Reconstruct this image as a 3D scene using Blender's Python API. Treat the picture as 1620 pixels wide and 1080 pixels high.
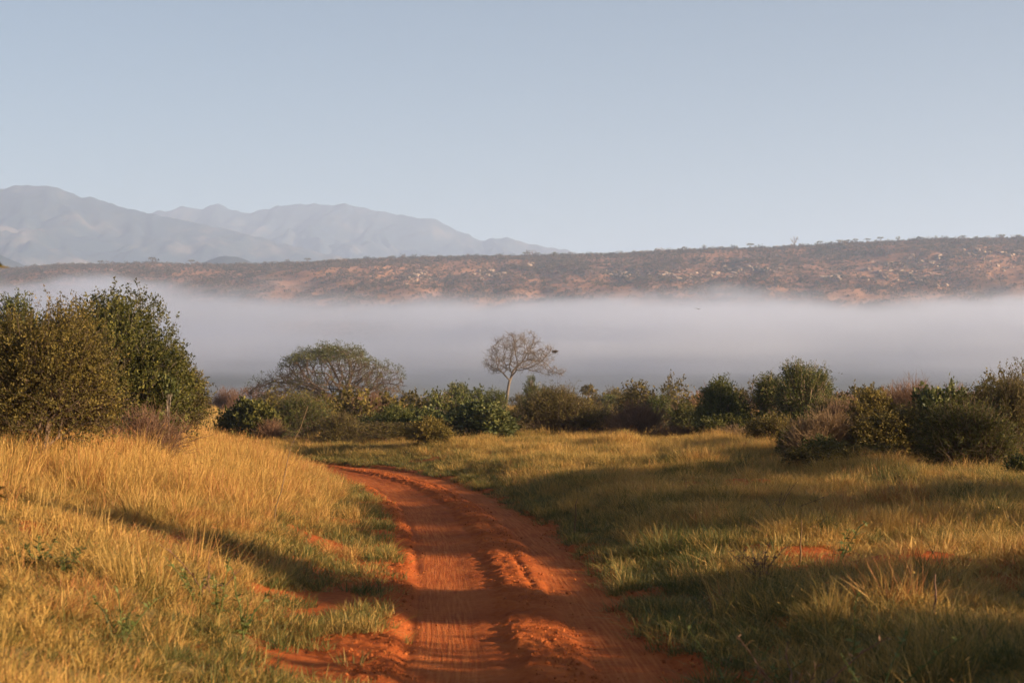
import bpy, bmesh, math, random
import numpy as np
from mathutils import Vector

for o in list(bpy.data.objects): bpy.data.objects.remove(o)
sc = bpy.context.scene
C = sc.collection
R = math.radians

# ------------------------------------------------------------------ camera, sky, sun, exposure
FPX, HV, CAMZ = 2700.0, 610.0, 2.4           # focal length and horizon line in pixels of the 1620 px photograph
cam = bpy.data.cameras.new('camera'); camo = bpy.data.objects.new('camera', cam); C.objects.link(camo)
camo.location = (0, 0, CAMZ); camo.rotation_euler = (R(90), 0, 0)
cam.sensor_width = 36; cam.lens = 60; cam.shift_y = 70/1620
cam.clip_start = 0.1; cam.clip_end = 40000
cam.dof.use_dof = True; cam.dof.focus_distance = 48; cam.dof.aperture_fstop = 3.3
sc.camera = camo

SUN_EL, SUN_BACK = 13.5, 21.0                # degrees; sun on the right, a little behind the camera
sun_dir = Vector((math.cos(R(SUN_EL))*math.cos(R(SUN_BACK)), -math.cos(R(SUN_EL))*math.sin(R(SUN_BACK)), math.sin(R(SUN_EL))))
world = bpy.data.worlds.new('World'); sc.world = world; world.use_nodes = True
wn = world.node_tree.nodes; wl = world.node_tree.links
bg = wn['Background']; sky = wn.new('ShaderNodeTexSky'); sky.sky_type = 'NISHITA'
sky.sun_disc = False; sky.sun_elevation = R(SUN_EL); sky.sun_rotation = R(90+SUN_BACK)
sky.air_density = 1.0; sky.dust_density = 0.6; sky.ozone_density = 1.9; sky.altitude = 300
wl.new(sky.outputs[0], bg.inputs[0]); bg.inputs[1].default_value = 0.026
sl = bpy.data.lights.new('sun', 'SUN'); sl.energy = 5.0; sl.angle = R(0.5); sl.color = (1.0, 0.77, 0.51)
so = bpy.data.objects.new('sun', sl); C.objects.link(so); so.rotation_euler = sun_dir.to_track_quat('Z', 'Y').to_euler()
so.location = (60, -30, 40)
sc.view_settings.view_transform = 'Standard'; sc.view_settings.look = 'None'
sc.view_settings.gamma = 1; sc.view_settings.use_curve_mapping = False; sc.view_settings.exposure = 2.0
sc.render.engine = 'CYCLES'
cy = sc.cycles
cy.max_bounces = 8; cy.diffuse_bounces = 3; cy.glossy_bounces = 2; cy.transmission_bounces = 4; cy.transparent_max_bounces = 8
cy.volume_bounces = 4; cy.volume_step_rate = 1.0; cy.volume_max_steps = 128
cy.use_denoising = True
try: cy.denoiser = 'OPENIMAGEDENOISE'
except Exception: pass
cy.sample_clamp_indirect = 4

# ------------------------------------------------------------------ numeric helpers
def sstep(a, b, x):
    t = np.clip((x-a)/(b-a), 0, 1); return t*t*(3-2*t)
def hash2(ix, iy, seed):
    h = (ix.astype(np.int64)*374761393 + iy.astype(np.int64)*668265263 + seed*974634777) & 0xffffffff
    h = ((h ^ (h >> 13))*1274126177) & 0xffffffff
    return (h ^ (h >> 16)) & 0xffffffff
def perlin(x, y, seed=0):
    x = np.asarray(x, float); y = np.asarray(y, float)
    ix = np.floor(x); iy = np.floor(y); fx = x-ix; fy = y-iy
    u = fx*fx*fx*(fx*(fx*6-15)+10); v = fy*fy*fy*(fy*(fy*6-15)+10)
    def g(dx, dy):
        a = hash2(ix+dx, iy+dy, seed)/4294967296.0*2*math.pi
        return np.cos(a)*(fx-dx)+np.sin(a)*(fy-dy)
    n0 = g(0, 0)*(1-u)+g(1, 0)*u; n1 = g(0, 1)*(1-u)+g(1, 1)*u
    return (n0*(1-v)+n1*v)*1.5
def fbm(x, y, octv=4, seed=0, gain=.5):
    s = 0; a = 1; f = 1; n = 0
    for k in range(octv):
        s = s+a*perlin(np.asarray(x)*f+k*17.3, np.asarray(y)*f-k*9.1, seed+k); n += a; a *= gain; f *= 2.03
    return s/n
def ridged(x, y, octv=4, seed=0):
    s = 0; a = 1; f = 1; n = 0
    for k in range(octv):
        s = s+a*(1-np.abs(perlin(np.asarray(x)*f+k*7.3, np.asarray(y)*f+k*3.1, seed+k))*1.6); n += a; a *= .5; f *= 2.1
    return s/n
def unit(v): return v/np.maximum(np.linalg.norm(v, axis=-1, keepdims=True), 1e-9)

# ------------------------------------------------------------------ mesh helpers
def make_mesh(name, verts, quads=None, tris=None, mats=(), attrs=None, smooth=False, midx=None):
    me = bpy.data.meshes.new(name)
    verts = np.asarray(verts, np.float32)
    nq = 0 if quads is None else len(quads); nt = 0 if tris is None else len(tris)
    loops = []; 
    if nq: loops.append(np.asarray(quads, np.int32).ravel())
    if nt: loops.append(np.asarray(tris, np.int32).ravel())
    loops = np.concatenate(loops)
    me.vertices.add(len(verts)); me.vertices.foreach_set('co', verts.ravel())
    me.loops.add(len(loops)); me.loops.foreach_set('vertex_index', loops)
    starts = np.concatenate([np.arange(nq)*4, nq*4+np.arange(nt)*3]).astype(np.int32)
    me.polygons.add(nq+nt); me.polygons.foreach_set('loop_start', starts)
    if smooth: me.polygons.foreach_set('use_smooth', np.ones(nq+nt, bool))
    for m in mats: me.materials.append(m)
    if midx is not None: me.polygons.foreach_set('material_index', np.asarray(midx, np.int32))
    for k, (dom, val) in (attrs or {}).items():
        val = np.asarray(val, np.float32)
        if val.ndim == 2:
            a = me.attributes.new(k, 'FLOAT_VECTOR', dom); a.data.foreach_set('vector', val.ravel())
        else:
            a = me.attributes.new(k, 'FLOAT', dom); a.data.foreach_set('value', val)
    me.update(calc_edges=True)
    return me
def link(name, me, parent=None, loc=None):
    o = bpy.data.objects.new(name, me); C.objects.link(o)
    if parent: o.parent = parent
    if loc is not None: o.location = loc
    return o
def tag(o, label=None, cat=None, group=None, kind=None):
    if label: o['label'] = label
    if cat: o['category'] = cat
    if group: o['group'] = group
    if kind: o['kind'] = kind
    return o
def thing(name, label, cat, loc, rz=0, group=None):
    o = bpy.data.objects.new(name, None); C.objects.link(o); o.empty_display_size = .3
    o.location = loc; o.rotation_euler = (0, 0, rz)
    return tag(o, label, cat, group)
def grid_mesh(name, X, Y, Z, mats, attrs=None):
    ny, nx = X.shape
    V = np.stack([X.ravel(), Y.ravel(), Z.ravel()], 1)
    i = np.arange(ny*nx).reshape(ny, nx)
    q = np.stack([i[:-1, :-1], i[:-1, 1:], i[1:, 1:], i[1:, :-1]], -1).reshape(-1, 4)
    return make_mesh(name, V, q, None, mats, attrs, True)
def tubes(A, B, ra, rb, k=3):
    """prisms between A and B; returns verts, quads"""
    A = np.asarray(A, float); B = np.asarray(B, float); n = len(A)
    ra = np.broadcast_to(ra, n); rb = np.broadcast_to(rb, n)
    d = unit(B-A); ref = np.where(np.abs(d[:, 2:3]) > .9, [[1., 0, 0]], [[0, 0, 1.]])
    u = unit(np.cross(d, ref)); v = np.cross(d, u)
    an = np.arange(k)*2*math.pi/k
    c = np.cos(an)[None, :, None]; s = np.sin(an)[None, :, None]
    ring = u[:, None]*c+v[:, None]*s
    VA = A[:, None]+ring*ra[:, None, None]; VB = B[:, None]+ring*rb[:, None, None]
    V = np.concatenate([VA, VB], 1).reshape(-1, 3)
    j = np.arange(k); jn = (j+1) % k
    q = np.stack([j, jn, jn+k, j+k], 1)
    Q = (np.arange(n)[:, None, None]*2*k+q[None]).reshape(-1, 4)
    return V, Q
def leaves(P, D, N, L, W, bend=0.0):
    """pointed leaves: base, two sides, tip -> one quad each"""
    n = len(P); D = unit(D); S = unit(np.cross(D, N)); Nn = np.cross(S, D)
    L = np.broadcast_to(L, n)[:, None]; W = np.broadcast_to(W, n)[:, None]
    m = P+D*L*.5
    V = np.stack([P, m+S*W*.5+Nn*L*bend, P+D*L, m-S*W*.5+Nn*L*bend], 1).reshape(-1, 3)
    return V, np.arange(n*4).reshape(n, 4)
class Acc:
    def __init__(s): s.V = []; s.Q = []; s.n = 0; s.t = []
    def add(s, V, Q, t=None):
        s.V.append(V); s.Q.append(Q+s.n); s.n += len(V)
        t = np.atleast_1d(np.asarray(.5 if t is None else t, float))
        s.t.append(np.repeat(t, len(Q)//len(t)))
    def mesh(s, name, mat, smooth=False):
        return make_mesh(name, np.concatenate(s.V), np.concatenate(s.Q), None, [mat], {'tint': ('FACE', np.concatenate(s.t))}, smooth)

# ------------------------------------------------------------------ materials
def new_mat(name):
    m = bpy.data.materials.new(name); m.use_nodes = True
    nt = m.node_tree; nt.nodes.clear()
    out = nt.nodes.new('ShaderNodeOutputMaterial')
    return m, nt, out
class NB:
    def __init__(s, nt): s.nt = nt
    def node(s, t, **kw):
        n = s.nt.nodes.new(t)
        for k, v in kw.items(): setattr(n, k, v)
        return n
    def L(s, a, b): s.nt.links.new(a, b)
    def setin(s, n, i, v):
        if hasattr(v, 'is_output'): s.L(v, n.inputs[i])
        elif v is not None: n.inputs[i].default_value = v
    def math(s, op, a, b=None, c=None, clamp=False):
        n = s.node('ShaderNodeMath', operation=op, use_clamp=clamp)
        s.setin(n, 0, a); s.setin(n, 1, b); s.setin(n, 2, c); return n.outputs[0]
    def noise(s, vec, scale, detail=4, rough=.55, dim='3D'):
        n = s.node('ShaderNodeTexNoise', noise_dimensions=dim)
        if vec is not None: s.L(vec, n.inputs['Vector'])
        n.inputs['Scale'].default_value = scale; n.inputs['Detail'].default_value = detail; n.inputs['Roughness'].default_value = rough
        return n.outputs[0]
    def ramp(s, fac, stops):
        n = s.node('ShaderNodeValToRGB'); cr = n.color_ramp
        while len(cr.elements) < len(stops): cr.elements.new(.5)
        for e, (p, c) in zip(cr.elements, stops): e.position = p; e.color = (*c, 1)
        s.L(fac, n.inputs[0]); return n.outputs[0]
    def mix(s, f, a, b, blend='MIX'):
        n = s.node('ShaderNodeMix', data_type='RGBA', blend_type=blend)
        s.setin(n, 0, f)
        for i, v in ((6, a), (7, b)):
            if hasattr(v, 'is_output'): s.L(v, n.inputs[i])
            else: n.inputs[i].default_value = (*v, 1)
        return n.outputs[2]
    def attr(s, name, typ='GEOMETRY'):
        n = s.node('ShaderNodeAttribute', attribute_name=name, attribute_type=typ); return n
    def smooth(s, a, b, x):
        n = s.node('ShaderNodeMapRange', interpolation_type='SMOOTHSTEP', clamp=True)
        s.setin(n, 0, x); s.setin(n, 1, a); s.setin(n, 2, b); n.inputs[3].default_value = 0; n.inputs[4].default_value = 1
        return n.outputs[0]
def principled(b, col, rough=.8, spec=.2, normal=None):
    p = b.node('ShaderNodeBsdfPrincipled')
    if hasattr(col, 'is_output'): b.L(col, p.inputs['Base Color'])
    else: p.inputs['Base Color'].default_value = (*col, 1)
    b.setin(p, p.inputs.find('Roughness'), rough)
    p.inputs['Specular IOR Level'].default_value = spec
    if normal is not None: b.L(normal, p.inputs['Normal'])
    return p
def leaf_mat(name, stops, trans=.3, rough=.6, spec=.16, inst=False):
    m, nt, out = new_mat(name); b = NB(nt)
    if inst:
        t = b.attr('tint', 'INSTANCER').outputs['Fac']; t2 = b.attr('tint').outputs['Fac']
        t = b.math('ADD', t, b.math('MULTIPLY', b.math('SUBTRACT', t2, .5), .5))
    else:
        t = b.attr('tint').outputs['Fac']
    col = b.ramp(t, stops)
    p = principled(b, col, rough, spec)
    tr = b.node('ShaderNodeBsdfTranslucent'); b.L(col, tr.inputs[0])
    mx = b.node('ShaderNodeMixShader'); mx.inputs[0].default_value = trans
    b.L(p.outputs[0], mx.inputs[1]); b.L(tr.outputs[0], mx.inputs[2]); b.L(mx.outputs[0], out.inputs[0])
    return m
M = {}
M['leaf_dark'] = leaf_mat('dark_leaf', [(0, (.026, .030, .007)), (.5, (.072, .070, .015)), (1, (.175, .150, .032))], .25)
M['leaf_olive'] = leaf_mat('olive_leaf', [(0, (.050, .040, .010)), (.5, (.118, .090, .021)), (1, (.240, .168, .038))], .25)
M['leaf_green'] = leaf_mat('green_leaf', [(0, (.036, .046, .012)), (.5, (.082, .088, .022)), (1, (.165, .150, .036))], .28)
M['leaf_broad'] = leaf_mat('broad_leaf', [(0, (.032, .040, .012)), (.5, (.085, .092, .026)), (1, (.190, .175, .055))], .25, .5, .2)
M['leaf_yellow'] = leaf_mat('yellow_leaf', [(0, (.075, .060, .014)), (.5, (.150, .110, .024)), (1, (.260, .180, .040))], .3)
M['leaf_wispy'] = leaf_mat('wispy_leaf', [(0, (.040, .035, .011)), (.5, (.105, .082, .022)), (1, (.20, .148, .040))], .25)
M['leaf_acacia'] = leaf_mat('acacia_leaf', [(0, (.060, .066, .022)), (.5, (.105, .108, .036)), (1, (.165, .155, .055))], .3)
M['twig_red'] = leaf_mat('red_twig', [(0, (.085, .045, .028)), (.5, (.150, .078, .045)), (1, (.230, .130, .075))], .05)
M['twig_tan'] = leaf_mat('tan_twig', [(0, (.095, .058, .030)), (.5, (.165, .100, .050)), (1, (.270, .170, .085))], .05)
M['weed'] = leaf_mat('weed_leaf', [(0, (.060, .085, .022)), (.5, (.125, .150, .040)), (1, (.230, .230, .075))], .35)
def bark_mat(name, c1, c2):
    m, nt, out = new_mat(name); b = NB(nt)
    tc = b.node('ShaderNodeTexCoord').outputs['Object']
    n = b.noise(tc, 7, 5)
    col = b.ramp(n, [(.3, c1), (.7, c2)])
    bm = b.node('ShaderNodeBump'); bm.inputs['Strength'].default_value = .4; b.L(b.noise(tc, 30, 3), bm.inputs['Height'])
    b.L(principled(b, col, .85, .15, bm.outputs[0]).outputs[0], out.inputs[0]); return m
M['bark_grey'] = bark_mat('grey_bark', (.10, .075, .055), (.23, .18, .14))
M['bark_brown'] = bark_mat('brown_bark', (.065, .042, .028), (.15, .10, .065))
M['bark_pale'] = bark_mat('pale_bark', (.20, .13, .085), (.36, .25, .165))

# dry and green grass (the straw colour belongs to the blades: each tuft has its own)
STRAW = [(0, (.070, .085, .020)), (.22, (.160, .135, .034)), (.45, (.360, .225, .058)), (.8, (.560, .335, .092)), (1, (.34, .135, .042))]
M['grass'] = leaf_mat('grass_blade', STRAW, .3, .6, .25, True)

def soil_mat():
    m, nt, out = new_mat('red_soil_and_litter'); b = NB(nt)
    pos = b.node('ShaderNodeNewGeometry').outputs['Position']
    n1 = b.noise(pos, 1.3, 6, .6); n2 = b.noise(pos, 9, 5, .65); n3 = b.noise(pos, .05, 4)
    red = b.ramp(n2, [(.25, (.235, .055, .015)), (.6, (.38, .095, .024)), (.85, (.45, .135, .038))])
    lit = b.ramp(n2, [(.3, (.115, .085, .032)), (.55, (.215, .150, .056)), (.8, (.33, .235, .095))])
    cov = b.attr('cover').outputs['Fac']
    f = b.smooth(.42, .62, b.math('ADD', cov, b.math('MULTIPLY', b.math('SUBTRACT', n1, .5), 1.1)))
    col = b.mix(f, red, lit)
    far = b.attr('far').outputs['Fac']
    fc = b.ramp(b.noise(pos, .03, 5, .6), [(.35, (.17, .125, .055)), (.5, (.10, .082, .04)), (.65, (.21, .145, .062))])
    col = b.mix(far, col, fc)
    bm = b.node('ShaderNodeBump'); bm.inputs['Strength'].default_value = .7; bm.inputs['Distance'].default_value = .05
    b.L(b.noise(pos, 14, 6, .7), bm.inputs['Height'])
    b.L(principled(b, col, .95, .05, bm.outputs[0]).outputs[0], out.inputs[0]); return m
def road_mat():
    m, nt, out = new_mat('red_dirt_road'); b = NB(nt)
    pos = b.node('ShaderNodeNewGeometry').outputs['Position']
    st = b.attr('st').outputs['Vector']
    sep = b.node('ShaderNodeSeparateXYZ'); b.L(st, sep.inputs[0]); s_, t_ = sep.outputs[0], sep.outputs[1]
    track = b.attr('track').outputs['Fac']
    n1 = b.noise(pos, 1.1, 6, .6); n2 = b.noise(pos, 12, 6, .7)
    mp = b.node('ShaderNodeMapping'); b.L(st, mp.inputs[0]); mp.inputs['Scale'].default_value = (.6, 19, 1)
    n3 = b.noise(mp.outputs[0], 1.6, 5, .6)                   # streaks along the wheel tracks
    col = b.ramp(b.math('ADD', b.math('MULTIPLY', n1, .55), b.math('MULTIPLY', n2, .45)),
                 [(.32, (.205, .042, .011)), (.5, (.345, .080, .018)), (.68, (.450, .128, .033))])
    col = b.mix(b.math('MULTIPLY', track, b.smooth(.4, .7, n3)), col, (.47, .140, .038))
    # tread: fine cross bars inside the wheel tracks
    wob = b.math('ADD', b.math('MULTIPLY', s_, 38), b.math('MULTIPLY', b.noise(pos, 3, 3), 9))
    bars = b.math('MULTIPLY', b.math('SINE', wob), b.math('MULTIPLY', track, b.smooth(.42, .6, b.noise(pos, .9, 3))))
    h = b.math('ADD', b.math('MULTIPLY', bars, .22), b.math('ADD', b.math('MULTIPLY', n2, .9), b.math('MULTIPLY', n3, b.math('MULTIPLY', track, .6))))
    bm = b.node('ShaderNodeBump'); bm.inputs['Strength'].default_value = 1.0; bm.inputs['Distance'].default_value = .03
    b.L(h, bm.inputs['Height'])
    b.L(principled(b, col, .95, .05, bm.outputs[0]).outputs[0], out.inputs[0]); return m
M['soil'] = soil_mat(); M['road'] = road_mat()

# ------------------------------------------------------------------ terrain
RP = np.array([(.45, -30), (.4, -8), (.3, 5), (.18, 13.8), (.09, 16.6), (-.07, 19.6), (-.4, 25.9), (-1.2, 34.1), (-2.25, 40.5), (-3.8, 46.3), (-5.6, 50.3), (-8.6, 54.2), (-13, 57.4), (-20, 60), (-32, 62), (-60, 63)], float)
def catmull(P, n=14):
    out = []
    for i in range(len(P)-1):
        p0 = P[max(i-1, 0)]; p1 = P[i]; p2 = P[i+1]; p3 = P[min(i+2, len(P)-1)]
        for t in np.arange(n)/n:
            out.append(.5*((2*p1)+(-p0+p2)*t+(2*p0-5*p1+4*p2-p3)*t*t+(-p0+3*p1-3*p2+p3)*t**3))
    out.append(P[-1]); return np.array(out)
RC = catmull(RP)
RT = unit(np.gradient(RC, axis=0)); RN = np.stack([RT[:, 1], -RT[:, 0]], 1)      # RN points to the right of travel
def road_t(x, y):
    """signed distance from the road's centre line, left negative"""
    x = np.asarray(x, float); y = np.asarray(y, float); sh = x.shape; x = x.ravel(); y = y.ravel()
    t = np.full(x.shape, 99.0)
    near = np.where((y < 130) & (np.abs(x) < 110) & (y > -60))[0]
    for ch in np.array_split(near, max(1, len(near)//20000)):
        if len(ch) == 0: continue
        dx = x[ch, None]-RC[None, :, 0]; dy = y[ch, None]-RC[None, :, 1]
        j = np.argmin(dx*dx+dy*dy, 1)
        lat = dx[np.arange(len(ch)), j]*RN[j, 0]+dy[np.arange(len(ch)), j]*RN[j, 1]
        dist = np.sqrt((dx*dx+dy*dy)[np.arange(len(ch)), j])
        t[ch] = np.where(lat < 0, -1, 1)*np.maximum(np.abs(lat), dist*.97)
    far = np.abs(t) > 98
    t[far] = np.where(x[far] < 0, -99, 99)
    return t.reshape(sh)
def ground_z(x, y, t=None):
    x = np.asarray(x, float); y = np.asarray(y, float)
    if t is None: t = road_t(x, y)
    a = np.abs(t); an = a+.22*perlin(x*.8, y*.6, 3)+.13*perlin(x*2.6, y*2.2, 4)
    left = .72*sstep(1.6, 4.6, -t)+.58*sstep(4.4, 9, -t)
    right = .34*sstep(1.6, 3.6, t)+.20*sstep(4.5, 11, t)
    bank = np.where(t < 0, left, right)
    plain = .28-.004*np.maximum(y-70, 0)
    w = sstep(46, 72, y)
    z = bank*(1-w)+plain*w*sstep(1.5, 6, a)
    z = z+np.where(t > 0, .42, .26)*sstep(1.8, 5, a)*fbm(x*.34, y*.30, 3, 11)+.09*sstep(1.3, 3, a)*fbm(x*1.4, y*1.2, 3, 12)
    z = z-.17+.20*sstep(1.08, 1.46, an)
    # lumpy lip of soil along the road's edge
    z = z+.05*np.exp(-((an-1.7)/.22)**2)*(.5+1.2*perlin(x*1.6, y*1.1, 6))
    # the plateau ends and drops to the misty valley
    z = z-31*sstep(215, 430, y+18*perlin(x*.01, y*0, 9))
    z = z+1.6*sstep(90, 200, np.abs(x))*fbm(x*.012, y*.012, 2, 21)+.5*sstep(80, 160, y)*fbm(x*.03, y*.03, 3, 22)
    return z
def gz(x, y): return float(ground_z(np.array([x]), np.array([y]))[0])

def axis(lo, hi, step, far_lo, far_hi, grow=1.14):
    mid = list(np.arange(lo, hi+1e-6, step)); up = []; v, s = hi, step
    while v < far_hi: s *= grow; v += s; up.append(v)
    dn = []; v, s = lo, step
    while v > far_lo: s *= grow; v -= s; dn.append(v)
    return np.array(dn[::-1]+mid+up)
gx = axis(-19, 19, .14, -5200, 5200); gy = axis(9, 66, .16, -4000, 9500, 1.12)
GX, GY = np.meshgrid(gx, gy); GT = road_t(GX, GY); GZ = ground_z(GX, GY, GT)
BARE = [(4.3, 19.4, 1.5, 1.0), (3.4, 21.2, 1.0, .7), (5.6, 18.0, .8, .6), (-3.9, 20.4, 1.3, 1.0), (-4.6, 19.0, .8, .6), (.5, 47.6, 1.3, 1.6), (-1.9, 50.5, 1.5, 1.5), (8.6, 24.5, 1.0, .9), (-1.7, 14.6, .22, 1.0), (-1.9, 17.8, .3, .8),
        (-5.5, 15.6, .7, .5), (6.9, 29.0, 1.2, 1.0), (4.0, 33.0, 1.2, 1.4), (-6.6, 16.8, .8, .6), (-2.9, 24.5, .5, .9), (5.2, 14.8, .7, .5)]
def bare(x, y):
    s = 0*x
    for bx_, by_, rx__, ry__ in BARE: s = np.maximum(s, np.exp(-((x-bx_)/rx__)**2-((y-by_)/ry__)**2))
    return np.clip(s*1.35*(.75+1.1*fbm(x*1.7, y*1.7, 2, 35)), 0, 1)
def cover_map(x, y, t):
    """how much of the soil is hidden under plants"""
    a = np.abs(t)
    c = .20+.55*sstep(1.6, 3.2, a)+.38*fbm(x*.35, y*.35, 3, 31)
    c = c-.85*bare(x, y)
    return c
cov = cover_map(GX, GY, GT); far = sstep(70, 130, GY)+sstep(45, 100, np.abs(GX)); far = np.clip(far+sstep(-10, -60, GY), 0, 1)
ground = tag(link('ground', grid_mesh('ground', GX, GY, GZ, [M['soil']], {'cover': ('POINT', cov.ravel()), 'far': ('POINT', far.ravel())})), kind='structure')

# road: a strip with two wheel tracks, a hump between them and crumbling edges
def arc(P): return np.concatenate([[0], np.cumsum(np.linalg.norm(np.diff(P, axis=0), axis=1))])
sa = arc(RC); S = np.concatenate([np.arange(0, 36, .5), np.arange(36, 96, .06), np.arange(96, sa[-1], .4)])
cxs = np.interp(S, sa, RC[:, 0]); cys = np.interp(S, sa, RC[:, 1]); nxs = np.interp(S, sa, RN[:, 0]); nys = np.interp(S, sa, RN[:, 1])
T = np.linspace(-1.95, 1.95, 120)
TS, SS = np.meshgrid(T, S)
RX = cxs[:, None]+nxs[:, None]*TS; RY = cys[:, None]+nys[:, None]*TS
wv = .10*perlin(SS*.16, SS*0, 41)+.05*perlin(SS*.6, SS*0+3, 42)
tt = TS+wv
lt = np.exp(-((tt+.70)/.34)**4); rt = np.exp(-((tt-.92)/.36)**4)
lump = fbm(SS*.9, TS*1.6, 3, 43); cr = fbm(SS*6.5, TS*8, 4, 44, .62)
hump = sstep(-.20, .06, tt+.09*cr+.04*lump)*sstep(.72, .26, tt+.07*cr)
RZ = -.035*lt-.03*rt+(.054+.016*fbm(SS*.4, SS*0, 2, 45))*hump*(1+.22*lump+.5*cr)
RZ = RZ+.035*sstep(-1.02, -1.25, tt+.06*lump)*(1+.6*lump+.8*cr)+.035*sstep(1.25, 1.45, tt)*(1+.6*lump+.8*cr)
RZ = RZ+.010*fbm(SS*2, TS*2.5, 3, 46)*(1-.6*np.clip(lt+rt, 0, 1))+.05*fbm(SS*.12, TS*.3, 2, 47)+.016*cr*(1-.85*np.clip(lt+rt, 0, 1))
# a few narrow wheel ruts that wander beside the main tracks
for k, (c0, am, w_, dp) in enumerate(((-1.05, .08, .06, .03), (.58, .12, .07, .035), (1.3, .1, .07, .03), (.30, .08, .05, .03))):
    RZ = RZ-dp*np.exp(-((tt-c0-am*perlin(SS*.13, SS*0, 50+k))/w_)**2)*sstep(-.2, .3, perlin(SS*.2, SS*0+7, 60+k)+.2)
trk = np.clip(lt+rt, 0, 1)
road = link('road', grid_mesh('road', RX, RY, RZ, [M['road']], {'st': ('POINT', np.stack([SS.ravel(), TS.ravel(), 0*TS.ravel()], 1)), 'track': ('POINT', trk.ravel())}))
tag(road, 'rutted red dirt track curving away to the left', kind='structure')

# far ridge behind the fog, with scrub on it
CU = np.array([-1500, 0, 200, 400, 600, 800, 1000, 1200, 1400, 1620, 2600]); CV = np.array([424, 419, 419, 418, 413, 406, 401, 392, 384, 371, 330])
YC = 2000.0
def crest_z(x): return CAMZ+(HV-np.interp(810+x/YC*FPX, CU, CV))/FPX*YC
def ridge_z(x, y):
    x = np.asarray(x, float); y = np.asarray(y, float)
    c = crest_z(x); f = np.clip((y-1080-60*perlin(x*.004, x*0, 71))/(YC-1080), 0, 1)
    f = .65*f+.35*sstep(0, 1, f)
    z = -34+(c+34)*f
    m = sstep(0, .2, f)*sstep(1.02, .8, f)
    z = z+m*(13*fbm(x*.006, y*.004, 4, 72)+5*ridged(x*.02, y*.012, 3, 73))+1.5*fbm(x*.02, y*.02, 3, 74)
    return z-np.maximum(y-YC, 0)*.035
rx = np.arange(-1900, 1901, 7.0); ry = np.concatenate([np.arange(1060, 1500, 14), np.arange(1500, 2080, 6), np.arange(2080, 3000, 40)])
QX, QY = np.meshgrid(rx, ry)
def ridge_mat():
    m, nt, out = new_mat('scrubby_hillside'); b = NB(nt)
    pos = b.node('ShaderNodeNewGeometry').outputs['Position']
    n1 = b.noise(pos, .012, 5, .6); n2 = b.noise(pos, .09, 5, .7)
    col = b.ramp(b.math('ADD', b.math('MULTIPLY', n1, .6), b.math('MULTIPLY', n2, .4)),
                 [(.38, (.145, .082, .048)), (.5, (.26, .128, .072)), (.62, (.37, .188, .102))])
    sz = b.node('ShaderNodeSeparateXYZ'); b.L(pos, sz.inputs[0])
    foot_shade = b.smooth(62, 38, b.math('ADD', sz.outputs[2], b.math('MULTIPLY', n1, 18)))  # low slope painted dark green for the shade under the fog
    col = b.mix(foot_shade, col, b.ramp(n2, [(.4, (.020, .026, .014)), (.6, (.050, .052, .026))]))
    b.L(principled(b, col, .95, .05).outputs[0], out.inputs[0]); return m
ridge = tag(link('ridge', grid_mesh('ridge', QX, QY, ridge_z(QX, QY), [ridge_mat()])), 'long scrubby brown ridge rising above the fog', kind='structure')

# distant mountains
def mtn_mat():
    m, nt, out = new_mat('mountain_slopes'); b = NB(nt)
    geo = b.node('ShaderNodeNewGeometry'); pos = geo.outputs['Position']
    n1 = b.noise(pos, .0038, 7, .66); n2 = b.noise(pos, .02, 6, .7)
    col = b.ramp(b.math('ADD', b.math('MULTIPLY', n1, .62), b.math('MULTIPLY', n2, .38)),
                 [(.45, (.014, .022, .026)), (.52, (.028, .034, .032)), (.60, (.080, .066, .054)), (.72, (.125, .098, .076))])
    b.L(principled(b, col, .95, .05).outputs[0], out.inputs[0]); return m
MM = mtn_mat()
def mountain(us, vs, yc, depth, seed, label, x0, x1, rough=1.0, step=9):
    X, Y = np.meshgrid(np.arange(x0, x1, step), np.arange(yc-depth, yc+depth*.25, step*1.7))
    u = 810+X/yc*FPX
    top = CAMZ+(HV-np.interp(u, us, vs))/FPX*yc
    g = (Y-yc)/depth
    prof = np.where(g < 0, np.clip(1+g, 0, 1)**1.25, np.clip(1-g/.6, 0, 1))
    wx = X+160*fbm(X*.0016, Y*.0016, 3, seed+5); 
    spur = ridged(wx*.0021, Y*.0008, 4, seed)+.5*ridged(wx*.0055, Y*.0026, 3, seed+9)
    side = np.clip(1-np.abs(prof-.5)*2, 0, 1)**.7
    Z = -40+(top+40)*prof*(1+rough*.30*side*(spur-.95))+rough*18*side*fbm(X*.012, Y*.012, 4, seed+3)
    Z = Z+rough*.014*(top+40)*fbm(X*.006, Y*.004, 4, seed+7)*sstep(.75, 1, prof)
    Z = Z+rough*sstep(.2, .5, prof)*((.018+.02*sstep(.95, .7, prof))*(top+40)*(ridged(wx*.011, Y*.005, 3, seed+11)-.8)+4*fbm(X*.03, Y*.02, 3, seed+13))
    return tag(link('mountain', grid_mesh('mountain', X, Y, Z, [MM])), label, kind='structure')
mountain([-1200, -600, -250, 0, 30, 70, 95, 110, 150, 200, 250, 330, 420, 520, 620, 760, 900], [330, 310, 300, 297, 292, 292, 295, 304, 313, 327, 338, 356, 376, 402, 424, 450, 470], 5600, 2300, 101, 'nearer blue hazy mountain at the left edge sloping down to the right', -2700, 900)
mountain([-900, 0, 200, 262, 290, 320, 347, 370, 395, 440, 470, 500, 550, 600, 640, 690, 720, 765, 800, 840, 890, 960, 1050], [380, 370, 340, 332, 326, 326, 321, 331, 333, 325, 323, 318, 322, 331, 341, 346, 362, 379, 374, 385, 393, 408, 430], 7000, 2300, 131, 'farther pale blue mountain range with several tops', -3300, 1500)
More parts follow.
